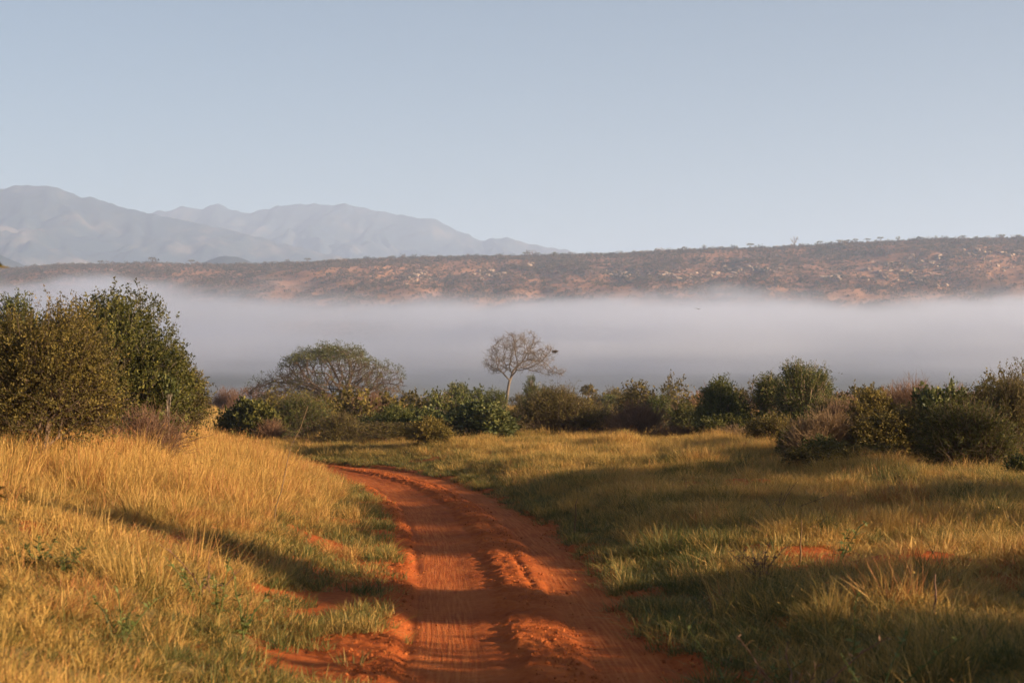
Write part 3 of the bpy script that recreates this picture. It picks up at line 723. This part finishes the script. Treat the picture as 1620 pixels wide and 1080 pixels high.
def at(u, d):
    x = (u-810)/FPX*d; return x, d, gz(x, d)

# umbrella tree: several stems from one foot, a wide flattened dome of branches with green only on top
g = np.random.default_rng(77)
x, d, z = at(526, 157); px = 157/FPX; H = CAMZ+(HV-546)*px-z
e = thing('umbrella_tree', 'wide umbrella shaped acacia with grey branches and thin green top, left of the bare tree', 'tree', (x, d, z))
at_ = np.concatenate([ell(g, 1700, (-.2, 0, .30*H), (5.4, 5.0, .71*H), .70, .30*H), ell(g, 460, (3.9, 0, .34*H), (3.1, 3.0, .40*H), .35, .16*H),
                      ell(g, 460, (-4.7, 0, .26*H), (3.2, 3.0, .32*H), .35, .14*H), ell(g, 260, (0, 0, .3*H), (5, 4, .3*H), .2, .1*H)])
br, N, rad, tp, tD = tree_mesh(78, at_, [(0.9, 0, -.2), (.8, 0, .35), (.75, 0, .8)], .30, .40, 4.5, .023, 2.35, 3, .6, .013)
link('branches', br.mesh('branches', M['bark_brown']), e)
cl = fbm(tp[:, 0]*.9+31, tp[:, 1]*.9+tp[:, 2]*.7, 2, 80)
top = tp[:, 2]+.9*cl+g.normal(0, .25, len(tp)) > .40*H+.42*H*np.sqrt(np.clip(1-(tp[:, 0]/7.4)**2-(tp[:, 1]/7.0)**2, 0, 1))
top |= g.uniform(0, 1, len(tp)) < .10
link('foliage', leaf_cloud(79, tp[top], tD[top], 11, .17, .16, .08, .4).mesh('foliage', M['leaf_acacia']), e)

# bare tree in front of the fog
x, d, z = at(822, 165); px = 165/FPX
e = thing('bare_tree', 'tall leafless tree with a pale trunk and rounded crown standing alone before the fog', 'tree', (x, d, z))
zz = lambda v: CAMZ+(HV-v)*px-z
at_ = np.concatenate([ell(g, 720, (-.1, 0, zz(570)), (3.6, 3.2, zz(523)-zz(570)), .30, zz(588)), ell(g, 90, (3.5, .2, zz(589)), (1.2, 1.0, .55), 0),
                      ell(g, 60, (-2.2, 0, zz(583)), (1.2, 1.2, .7), 0)])
bx = (800-822)*px
trunk = [(bx-.05, 0, -.15), (bx, 0, .35), (bx+.08, 0, .9), (bx+.16, 0, 1.5), (bx+.22, 0, 2.0), (bx+.3, 0, 2.5)]
br, N, rad, tp, tD = tree_mesh(81, at_, trunk, .25, .33, 4.5, .015, 2.45, 4, .62, .0105)
link('trunk_and_limbs', br.mesh('trunk_and_limbs', bark_mat('bare_tree_bark', (.105, .080, .062), (.20, .155, .120)), True), e)
g2 = np.random.default_rng(83)
nx_, _, nz_ = (878-822)*px, 0, zz(556)
A = g2.normal(0, .09, (90, 3))*np.array([1.3, 1.2, .7]); B = A+unit(g2.normal(0, 1, (90, 3))*np.array([1, 1, .4]))*.22
a = Acc(); V, Q = tubes(A, B, .022, .012, 3); a.add(V, Q, .1)
tag(link('twig_nest', a.mesh('twig_nest', M['bark_brown']), None, (x+nx_, d, z+nz_)), 'small dark nest of twigs at the right end of the leafless tree', 'nest')

def add_tree(u0, u1, vtop, vcb, d, label, seed, leaf, bark, per=6, name='tree', flat=False, group=None, n=150, ll=.13, cat='tree'):
    g = np.random.default_rng(seed); px = d/FPX
    x, d, z = at((u0+u1)/2, d); H = CAMZ+(HV-vtop)*px-z; cb = max(CAMZ+(HV-vcb)*px-z, .12*H); w = (u1-u0)*px*.5
    e = thing(name, label, cat, (x, d, z), 0, group)
    c = (cb+H)/2 if not flat else cb+.15*(H-cb); rz_ = (H-cb)/2*.95 if not flat else .85*(H-cb)
    A_ = ell(g, n, (0, 0, c), (w*.92, w*.92, rz_), .45, cb if flat else -9)
    lean = g.normal(0, .12*w)
    br, N, rad, tp, tD = tree_mesh(seed, A_, [(lean, 0, -.15), (lean*.6, 0, cb*.5), (lean*.2, 0, max(cb*.9, .3))], max(.18, w*.09), max(.22, w*.11), 9, .014, 2.1, 3, w*.13, .010)
    link('branches', br.mesh('branches', M[bark]), e)
    if per: link('foliage', leaf_cloud(seed, tp, tD, per, w*.07, ll, ll*.5).mesh('foliage', M[leaf]), e)
    return e
add_tree(366, 436, 611, 634, 170, 'reddish leafless flat topped tree at the left foot of the umbrella acacia', 90, 'twig_red', 'twig_red', 2, flat=True, n=260)
add_tree(338, 374, 631, 645, 182, 'small dark flat topped tree far off between the left bank and the umbrella acacia', 91, 'leaf_wispy', 'bark_brown', 6, flat=True)
add_tree(630, 664, 620, 640, 140, 'small round brownish tree touching the right edge of the umbrella acacia', 92, 'leaf_olive', 'bark_brown', 7)
add_tree(706, 744, 606, 632, 150, 'small round green tree rising between the umbrella acacia and the bare tree', 93, 'leaf_green', 'bark_grey', 9)
add_tree(916, 945, 607, 628, 138, 'small round tree with a whitish trunk above the dark feathery bush', 94, 'leaf_olive', 'bark_pale', 8)
add_tree(982, 1014, 616, 632, 150, 'small loose tree with two bare stems above the rusty leafless bush', 95, 'leaf_olive', 'bark_pale', 6)
add_tree(948, 978, 624, 640, 130, 'little dark dome shaped tree left of the small loose tree', 96, 'leaf_green', 'bark_grey', 8)
add_tree(1042, 1070, 624, 640, 128, 'little green dome shaped tree right of the small loose tree', 97, 'leaf_green', 'bark_grey', 8)
add_tree(1156, 1188, 615, 640, 135, 'dark rounded tree peeping out behind the pointed bush', 98, 'leaf_wispy', 'bark_brown', 8)
add_tree(1168, 1204, 630, 648, 120, 'reddish low dome of twigs right behind the pointed bush', 99, 'twig_red', 'twig_red', 3)
add_tree(1312, 1356, 616, 648, 110, 'reddish brown dome of twigs right of the tallest upright bush', 100, 'twig_red', 'twig_red', 3)
add_shrub(658, 744, 622, 118, 'dryred', 'broad rusty dry thicket left of the bare tree, behind the row of bushes', 101, 1500, 'thicket', 'thicket', over=dict(style='dome', twr=.008))
# low scrub on the plain behind the front row
g = np.random.default_rng(404)
protos = []
for k, (sp, w_, h_) in enumerate((('olive', 3.2, 1.5), ('green', 2.8, 1.5), ('wispy', 3.4, 1.4), ('yellow', 2.6, 1.2), ('dryred', 3.6, 1.4))):
    kw = dict(SP[sp]['kw']); kw.update(ll=.13, lw=.07, style='dome', lps=6, nl=12); kw['twr'] = .009
    fol, br = shrub_parts(500+k, w_, h_, shoots=480, **kw)
    protos.append((sp, fol.mesh('foliage', M[SP[sp]['leaf']]) if fol else None, br.mesh('branches', M[SP[sp]['bark']])))
WORD = dict(olive='olive brown', green='green', wispy='dark feathery', yellow='yellowish', dryred='rusty leafless')
for k in range(92):
    dd = g.uniform(84, 205) if k < 60 else g.uniform(66, 84); uu = g.uniform(322, 1640); sp, fm, bm = protos[g.integers(0, 5)]
    if 770 < uu < 840 and dd < 165: continue
    x, d, z = at(uu, dd)
    e = thing('low_scrub', f'low {WORD[sp]} scrub bush on the dry plain behind the front row of bushes', 'shrub', (x, d, z), g.uniform(0, 6.28), f'low {WORD[sp]} scrub on the plain')
    s_ = g.uniform(.6, 1.25); e.scale = (s_, s_, s_*g.uniform(.8, 1.1))
    if fm: link('foliage', fm, e)
    link('branches', bm, e)

# ------------------------------------------------------------------ trees right of the road, outside the view, whose long shadows cross it
def side_tree(x, y, w, h, label, seed, sp='green', n=1500, over=None):
    fol, br = shrub_parts(seed, w, h, shoots=n, **{**SP[sp]['kw'], **(over or {})})
    e = thing('roadside_tree', label, 'tree', (x, y, gz(x, y)))
    link('foliage', fol.mesh('foliage', M[SP[sp]['leaf']]), e); link('branches', br.mesh('branches', M[SP[sp]['bark']]), e)
BIG = dict(ll=.11, lw=.06, lps=10)
side_tree(18.6, 12.0, 3.8, 7.2, 'tall pointed leafy tree out of view on the right, shading the road in the foreground', 601, 'cone', 6500, BIG)
side_tree(13.4, 9.4, 4.2, 2.7, 'broad bush out of view on the right, shading the near right bank', 602, 'green', 2000, BIG)
def side_acacia(x, y, H, w, label, seed):
    g = np.random.default_rng(seed); z = gz(x, y); e = thing('roadside_acacia', label, 'tree', (x, y, z))
    A_ = ell(g, 420, (0, 0, H*.84), (w*.5, w*.5, H*.12), .2, H*.79)
    br, N, rad, tp, tD = tree_mesh(seed, A_, [(0, 0, -.2), (.1, 0, .9), (.05, .1, 1.9), (.1, .1, 2.7)], .28, .34, 9, .012, 2.2, 3, .4, .008)
    link('branches', br.mesh('branches', M['bark_brown']), e)
    link('foliage', leaf_cloud(seed, tp, tD, 11, .20, .13, .075, .3).mesh('foliage', M['leaf_acacia']), e)
side_acacia(23.4, 17.7, 6.3, 5.2, 'flat topped acacia out of view on the right, nearest of three shading the right bank', 611)
side_acacia(24.2, 22.4, 6.5, 6.0, 'flat topped acacia out of view on the right, middle of three shading the right bank', 612)
side_acacia(24.6, 27.6, 6.5, 6.0, 'flat topped acacia out of view on the right, farthest of three shading the right bank', 613)
side_tree(15.5, 24.0, 2.4, 3.9, 'slim bush out of view on the right, its shadow striping the road at mid distance', 603, 'cone', 1100, BIG)
side_tree(21.0, 20.5, 1.4, 4.9, 'thin sapling out of view on the right, its shadow a narrow stripe on the road', 606, 'cone', 500, BIG)
side_tree(22.5, 17.6, 1.2, 5.3, 'second thin sapling out of view on the right, nearer the camera', 607, 'cone', 450, BIG)

# ------------------------------------------------------------------ weeds standing out of the grass
def weed(u, vtop, d, label, seed, nl=14, ll=.09, lw=.05, lean=.12, stems=1, mat='weed', name='weed', cat='weed', r=.006, sub=None):
    if name == 'weed': ll, lw, r = ll*1.0, lw*.85, r*1.3
    g = np.random.default_rng(seed); x, d, z = at(u, d); h = max(.2, CAMZ+(HV-vtop)/FPX*d-z)
    e = thing(name, label, cat, (x, d, z)); st = Acc(); lf = Acc()
    for k in range(stems):
        dr = g.normal(0, lean, 2)+(0 if stems == 1 else g.normal(0, .35, 2)); m = 7; t_ = np.linspace(0, 1, m)
        hk = h*(1 if k == 0 else g.uniform(.55, .95))
        P = np.stack([dr[0]*h*t_**1.5, dr[1]*h*t_**1.5, hk*t_-.04], 1); P[1:] += g.normal(0, .012*h, (m-1, 3))
        rr = np.linspace(r, r*.4, m); V, Q = tubes(P[:-1], P[1:], rr[:-1], rr[1:], 4); st.add(V, Q, .45)
        if nl:
            f = g.uniform(.25, 1, nl); q = np.stack([np.interp(f, t_, P[:, i]) for i in range(3)], 1)
            D = unit(g.normal(0, 1, (nl, 3))*np.array([1, 1, .5])+np.array([0, 0, .35]))
            V, Q = leaves(q, D, np.array([0, 0, 1.])+g.normal(0, .4, (nl, 3)), ll*g.uniform(.6, 1.2, nl)*(1.25-.6*f), lw*(1.25-.6*f), .1); lf.add(V, Q, g.uniform(.3, .9, nl))
    link('stem', st.mesh('stem', M[mat if mat.startswith('twig') else 'weed']), e)
    if nl: link('leaves', lf.mesh('leaves', M[mat]), e)
    return e
weed(1346, 930, 11.9, 'tall single leafy weed stalk, tallest in the shaded grass at lower right', 701, 22, .08, .045, .06)
weed(1328, 812, 19, 'leafy weed at the shadow edge on the right bank', 702, 16, .11, .06, .1, 2)
weed(909, 784, 27, 'pale thin seed stalk beside the right edge of the road', 703, 0, mat='twig_tan', r=.012)
weed(1266, 813, 20, 'dry bent stalk arching over the shaded grass on the right bank', 704, 0, lean=.3, mat='twig_tan', r=.01)
weed(1228, 755, 27, 'straw coloured fan of twigs on the right bank below the thicket', 705, 6, .12, .02, .3, 9, 'twig_tan', r=.007)
weed(1205, 850, 18.5, 'rusty curled dead weed on the right bank', 706, 10, .12, .03, .4, 7, 'twig_red', r=.006)
weed(1380, 985, 11.4, 'small leafy weed right of the tallest weed stalk', 707, 18, .07, .045, .15, 3)
weed(1172, 985, 12.4, 'bushy weed at the right road edge in the foreground', 708, 18, .08, .04, .2, 5)
weed(1256, 980, 11.8, 'rusty dry weed at lower right between the green weeds', 709, 12, .09, .02, .25, 6, 'twig_red')
weed(312, 868, 15.6, 'leafy weed at the left end of the row in the bank shadow', 710, 18, .07, .045, .1, 3)
weed(346, 876, 15.2, 'leafy weed in the middle of the row in the bank shadow', 711, 18, .07, .045, .12, 3)
weed(384, 890, 14.8, 'leafy weed at the right end of the row in the bank shadow', 712, 18, .07, .045, .12, 3)
weed(332, 846, 16, 'rusty dry stalk leaning over the bank shadow on the left', 713, 7, .1, .025, .35, 3, 'twig_red')
weed(1478, 902, 15, 'short dark broken twig standing in the right bank grass', 714, 0, mat='twig_red', r=.012)
weed(64, 836, 15.5, 'stiff dark green plant with upright thick leaves on the left bank', 715, 26, .085, .036, .05, 4, 'leaf_broad', 'succulent', 'plant')
weed(104, 856, 15.2, 'spreading dark green plant beside the stiff upright one on the left bank', 716, 24, .08, .034, .22, 5, 'leaf_broad', 'succulent', 'plant')
weed(194, 922, 13, 'little green weed alone in the near left grass', 717, 18, .07, .04, .2, 4)
weed(432, 640, 24, 'single long dry stem sticking out of the left bank crest', 718, 0, lean=.25, mat='twig_tan', r=.007)
# a sapling left of the view; only the tip of its shoot shows at the left edge
weed(-9, 412, 9.5, 'yellow green shoot tip of a sapling entering at the left edge above the bushes', 720, 40, .11, .055, .02, 1, 'leaf_yellow', 'sapling', 'sapling', .012)

# ------------------------------------------------------------------ the far ridge: scrub, boulders, skyline trees
def far_bush(seed, n, w, h, card, trunk=0, flat=False, leafm='leaf_wispy', barkm='bark_brown'):
    g = np.random.default_rng(seed); d = unit(g.normal(0, 1, (n, 3))); q = g.uniform(.3, 1, n)**.5
    P = d*q[:, None]*np.array([w/2, w/2, h/2])*g.uniform(.75, 1.15, (n, 1)); 
    if flat: P[:, 2] = np.abs(P[:, 2])*.9-.1*h
    P[:, 2] += h/2+trunk
    V, Q = leaves(P, g.normal(0, 1, (n, 3))*np.array([1, 1, .5]), g.normal(0, 1, (n, 3)), card*g.uniform(.6, 1.3, n), card*.6, .1)
    t = np.clip(.5+.22*g.normal(0, 1, n), 0, 1); mi = np.zeros(n, int)
    if trunk:
        tips = P[g.integers(0, n, 7)]; A = np.tile([[0, 0, trunk*.6]], (7, 1))
        V2, Q2 = tubes(np.concatenate([[[0, 0, -.5]], A]), np.concatenate([[[0, 0, trunk*.62]], tips]), np.r_[.28, np.full(7, .14)], np.r_[.2, np.full(7, .05)], 4)
        Q = np.concatenate([Q, Q2+len(V)]); V = np.concatenate([V, V2]); t = np.concatenate([t, np.full(len(Q2), .4)]); mi = np.concatenate([mi, np.ones(len(Q2), int)])
    return make_mesh('far_bush', V, Q, None, [M[leafm], M[barkm]], {'tint': ('FACE', t)}, False, mi)
M['scrub'] = leaf_mat('hill_scrub', [(0, (.036, .034, .017)), (.4, (.082, .064, .031)), (.7, (.145, .094, .050)), (1, (.22, .128, .075))], .2, .7, .2, True)
g = np.random.default_rng(909); rng = np.random.default_rng(910)
n = 120000; x = rng.uniform(-760, 760, n); y = rng.uniform(1380, 2015, n)
den = .58+1.1*fbm(x*.011, y*.007, 4, 911)+.3*fbm(x*.05, y*.03, 2, 912)+.25*sstep(1850, 2000, y)
keep = rng.uniform(0, 1, n) < den; x, y = x[keep], y[keep]; n = len(x)
sc_ = .62*rng.lognormal(0, .38, n)
instancer('hillside_scrub', np.stack([x, y, ridge_z(x, y)-.2], 1), np.stack([0*x, 0*x, rng.uniform(0, 6.28, n)], 1), np.stack([sc_]*3, 1), rng.integers(0, 4, n),
          np.clip(.45+.25*rng.normal(0, 1, n), 0, 1), [far_bush(920+k, 46, 3.0+.6*k, 2.2+.3*k, 1.0, leafm='scrub') for k in range(4)], 'grey green scrub scattered over the far ridge')

def hit_ridge(u, v):
    ys = np.arange(1150, 2040, 2.0); zs = CAMZ+(HV-v)/FPX*ys; xs = (u-810)/FPX*ys
    k = np.where(ridge_z(xs, ys) > zs)[0]
    return None if len(k) == 0 else (xs[k[0]], ys[k[0]])
def boulder_mesh(seed, mat):
    import bmesh
    bm = bmesh.new(); bmesh.ops.create_icosphere(bm, subdivisions=2, radius=1); g = np.random.default_rng(seed)
    P = np.array([v.co[:] for v in bm.verts]); pl_ = unit(g.normal(0, 1, (9, 3)))
    for nrm in pl_:                                  # broken flat faces
        c = g.uniform(.45, .85); dd = P@nrm-c; P = P-np.maximum(dd, 0)[:, None]*nrm
    for v, p in zip(bm.verts, P): v.co = p*np.array([1.25, 1, .85])
    me = bpy.data.meshes.new('boulder'); bm.to_mesh(me); bm.free(); me.materials.append(mat); return me
m, nt, out = new_mat('pale_granite'); b = NB(nt)
tc = b.node('ShaderNodeTexCoord').outputs['Object']
b.L(principled(b, b.ramp(b.noise(tc, 1.6, 5), [(.3, (.21, .145, .103)), (.7, (.385, .27, .195))]), .9, .1).outputs[0], out.inputs[0]); M['granite'] = m
BM = [boulder_mesh(950+k, M['granite']) for k in range(5)]
PATCH = [(660, 438, 26, 9, 24, 'in the rock cluster between the umbrella acacia and the bare tree'), (770, 436, 30, 8, 26, 'in the rock scatter just above the fog, straight over the bare tree'),
         (840, 421, 14, 4, 7, 'in the small outcrop under the lone tall skyline tree'), (985, 434, 34, 5, 26, 'in the long rock band right of the bare tree'), (1050, 436, 30, 4, 22, 'in the middle of the long rock band on the ridge'),
         (1110, 434, 24, 5, 18, 'at the right end of the long rock band, over the pointed bush'), (1168, 428, 26, 8, 26, 'in the bright outcrop under the lone flat topped skyline tree'), (1225, 430, 20, 6, 12, 'just right of the bright outcrop, over the tall upright bush'),
         (1320, 436, 24, 9, 14, 'in the rock scatter over the tangled brown thicket'), (1395, 428, 40, 14, 18, 'in the rocks over the yellow leaved bush'), (1470, 415, 30, 8, 18, 'in the upper outcrop over the reddish twiggy bush'),
         (1545, 404, 40, 7, 20, 'in the highest outcrop near the ridge top at the right'), (1600, 402, 20, 6, 12, 'in the highest outcrop where the right edge cuts it'), (1570, 425, 40, 14, 12, 'on the slope under the highest outcrop'), (1440, 440, 60, 14, 16, 'low on the right slope just above the fog')]
for (uc, vc, su, sv, k, where) in PATCH:
    for i in range(k):
        h_ = hit_ridge(uc+g.normal(0, su*.55), vc+g.normal(0, sv*.55))
        if not h_: continue
        o = bpy.data.objects.new('boulder', BM[g.integers(0, 5)]); C.objects.link(o)
        s_ = g.uniform(.9, 2.9)
        o.location = (h_[0], h_[1], float(ridge_z(h_[0], h_[1]))+s_*.3); o.scale = (s_*g.uniform(.8, 1.5), s_, s_*g.uniform(.7, 1.1)); o.rotation_euler = (g.normal(0, .2), g.normal(0, .2), g.uniform(0, 6.28))
        tag(o, 'pale boulder '+where, 'boulder', 'boulders '+where)
FT = {'umbrella': far_bush(970, 80, 9, 2.6, 1.3, 4.2, True), 'round': far_bush(971, 80, 5.6, 4.2, 1.2, 2.2), 'bush': far_bush(972, 70, 5.0, 3.4, 1.2),
      'bare': far_bush(973, 40, 7.0, 4.2, .8, 3.0, False, 'twig_red', 'twig_red')}
def sky_tree(u, kind, s, label, group=None):
    x = (u-810)/FPX*1985; y = 1985
    o = bpy.data.objects.new('skyline_tree', FT[kind]); C.objects.link(o)
    o.location = (x, y, float(ridge_z(x, y))-.4); o.scale = (s, s, s); o.rotation_euler = (0, 0, g.uniform(0, 6.28)); tag(o, label, 'tree', group)
sky_tree(843, 'bare', 1.35, 'lone tall thin tree on the ridge skyline above the bare tree')
sky_tree(1187, 'umbrella', 1.15, 'lone flat topped tree on the ridge skyline, left of the wide dome shaped one')
sky_tree(1257, 'bare', 1.9, 'wide pale dome shaped tree on the ridge skyline')
sky_tree(240, 'umbrella', 1.2, 'flat topped tree on the ridge skyline below the tallest left mountain')
sky_tree(487, 'umbrella', 1.0, 'flat topped tree on the ridge skyline above the umbrella shaped acacia')
SK = dict(umbrella='small flat topped tree in the line along the ridge top', round='small round tree in the line along the ridge top', bush='dark bush in the line along the ridge top', bare='small bare tree in the line along the ridge top')
for u in [60, 118, 160, 215, 300, 345, 385, 402, 545, 575, 628, 684, 700, 740, 765, 793, 833, 852, 876, 894, 930, 985, 1012, 1068, 1078, 1090, 1112, 1140, 1148, 1166, 1196, 1212, 1232, 1276, 1290, 1299, 1312, 1328, 1343, 1356, 1372, 1394, 1404, 1420, 1438, 1455, 1468, 1478, 1494, 1512, 1524, 1546, 1569, 1583, 1602, 1612]:
    k = g.choice(['umbrella', 'round', 'bush', 'bare'], p=[.34, .24, .32, .10] if u > 1250 else [.12, .3, .48, .10])
    sky_tree(u+g.uniform(-3, 3), k, g.uniform(.65, 1.05), SK[k], SK[k].split(' in ')[0].replace('bush', 'bushe')+'s along the ridge skyline')
# a bird over the fog
a = Acc()
Pb = np.array([[-.5, 0, .16], [-.22, .02, .06], [0, 0, 0], [.22, .02, .06], [.5, 0, .16]])
V, Q = tubes([[0, -.22, 0]], [[0, .22, .02]], .07, .05, 6); a.add(V, Q, .1)
V, Q = tubes([[0, .22, .02]], [[0, .36, .03]], .05, .01, 6); a.add(V, Q, .1); V, Q = tubes([[0, -.22, 0]], [[0, -.45, 0]], .06, .02, 6); a.add(V, Q, .1)
for k in range(4):
    p, q = Pb[k], Pb[k+1]; c0 = .22 if k in (1, 2) else .14; w0 = .20 if abs(p[0]) < .3 else .05; w1 = .20 if abs(q[0]) < .3 else .05
    V = np.array([p+[0, w0*.5, 0], q+[0, w1*.5, 0], q-[0, w1*.5, 0], p-[0, w0*.5, 0], p+[0, w0*.5, .02], q+[0, w1*.5, .02], q-[0, w1*.5, -.02], p-[0, w0*.5, -.02]]); a.add(V, np.array([[0, 1, 2, 3], [4, 5, 6, 7], [0, 1, 5, 4], [3, 2, 6, 7]]), .1)
bd = 260.0
tag(link('bird', a.mesh('bird', M['bark_brown']), None, ((1105-810)/FPX*bd, bd, CAMZ+(HV-489)/FPX*bd)), 'tiny dark bird flying in front of the fog', 'bird')

# ------------------------------------------------------------------ fog bank in the valley and the haze of the air
import bmesh
def box(name, lo, hi, mat):
    bm = bmesh.new(); bmesh.ops.create_cube(bm, size=1)
    for v in bm.verts: v.co = [lo[i]+(v.co[i]+.5)*(hi[i]-lo[i]) for i in range(3)]
    me = bpy.data.meshes.new(name); bm.to_mesh(me); bm.free(); me.materials.append(mat); return link(name, me)
FOG_TOP, FOG_DENS = 45.0, .019
m, nt, out = new_mat('valley_fog'); b = NB(nt)
pos = b.node('ShaderNodeNewGeometry').outputs['Position']
sep = b.node('ShaderNodeSeparateXYZ'); b.L(pos, sep.inputs[0]); X_, Y_, Z_ = sep.outputs
mp = b.node('ShaderNodeMapping'); b.L(pos, mp.inputs[0]); mp.inputs['Scale'].default_value = (1/95, 1/130, 1/40)
n1 = b.noise(mp.outputs[0], 1, 5, .55)
mp2 = b.node('ShaderNodeMapping'); b.L(pos, mp2.inputs[0]); mp2.inputs['Scale'].default_value = (1/260, 1/260, 1/60)
n2 = b.noise(mp2.outputs[0], 1, 2, .5)
rise = b.smooth(410, 700, b.math('ADD', Y_, b.math('ADD', b.math('MULTIPLY', b.math('SUBTRACT', n2, .5), 170), b.math('MULTIPLY', b.math('SUBTRACT', n1, .5), 150))))
top = b.math('ADD', b.math('MULTIPLY', rise, FOG_TOP), b.math('ADD', b.math('MULTIPLY', b.math('SUBTRACT', n1, .5), 17), b.math('MULTIPLY', X_, -.002)))
mp3 = b.node('ShaderNodeMapping'); b.L(pos, mp3.inputs[0]); mp3.inputs['Scale'].default_value = (1/30, 1/50, 1/13)
n3 = b.noise(mp3.outputs[0], 1, 4, .6)
top = b.math('ADD', top, b.math('MULTIPLY', b.math('SUBTRACT', n3, .5), 17))
dt = b.smooth(-1, 14, b.math('SUBTRACT', top, Z_))
fr = b.smooth(440, 540, Y_); bk = b.smooth(1010, 930, Y_)
sx = b.smooth(690, 560, b.math('ABSOLUTE', X_))
bt = b.math('ADD', .10, b.math('MULTIPLY', b.smooth(2, 24, Z_), .90))
dn = b.math('MULTIPLY', b.math('MULTIPLY', b.math('MULTIPLY', dt, fr), b.math('MULTIPLY', bk, sx)), bt)
dn = b.math('MULTIPLY', dn, b.math('MULTIPLY', b.math('ADD', .12, b.math('MULTIPLY', b.smooth(.30, .68, b.math('ADD', b.math('MULTIPLY', n1, .6), b.math('MULTIPLY', n2, .4))), 1.5)), FOG_DENS))
mp4 = b.node('ShaderNodeMapping'); b.L(pos, mp4.inputs[0]); mp4.inputs['Scale'].default_value = (1/240, 1/160, 1/11)
dn = b.math('MULTIPLY', dn, b.math('ADD', .25, b.math('MULTIPLY', b.smooth(.36, .66, b.noise(mp4.outputs[0], 1, 3, .5)), 1.3)))
pv = b.node('ShaderNodeVolumePrincipled'); pv.inputs['Color'].default_value = (.865, .895, .99, 1); pv.inputs['Anisotropy'].default_value = .58
b.L(dn, pv.inputs['Density']); b.L(pv.outputs[0], out.inputs['Volume'])
m.cycles.volume_step_rate = .12
tag(box('fog', (-700, 430, -36), (700, 1020, 66), m), 'thick white morning fog bank filling the valley below the ridge', kind='stuff')
HAZE = 1.65e-4
m, nt, out = new_mat('air_haze'); b = NB(nt)
pv = b.node('ShaderNodeVolumePrincipled'); pv.inputs['Color'].default_value = (.545, .685, .985, 1); pv.inputs['Density'].default_value = HAZE; pv.inputs['Anisotropy'].default_value = .1
b.L(pv.outputs[0], out.inputs['Volume'])
tag(box('haze', (gx[0]-20, gy[0]-20, -75), (gx[-1]+20, gy[-1]+20, 800), m), 'thin blue haze of the air', kind='stuff')

# more of the same grass to both sides of the fan seen by the camera
rng = np.random.default_rng(77); n = 30000
y = np.sqrt(rng.uniform(7.5**2, 42**2, n)); x = np.where(rng.uniform(0, 1, n) < .5, -1, 1)*rng.uniform(.38, .68, n)*y
i_ = slice(0, 5000); y[i_] = rng.uniform(6.5, 10.6, 5000); x[i_] = rng.uniform(-6.5, 6.5, 5000)
t = road_t(x, y); pn = fbm(x*.6, y*.6, 3, 311); pc = fbm(x*2.1, y*2.1, 2, 313)
place('mixed_grass', x, y, (np.abs(t) > 2.2) & (rng.uniform(0, 1, n) < .8+pc), np.clip(.8+.7*pn+.6*pc, .25, 2), np.clip(np.where(t < 0, .68, .42)+.2*rng.normal(0, 1, n)+.4*pc, 0, 1), mid_src, 'short mixed grass on the banks to both sides of the view', .2)
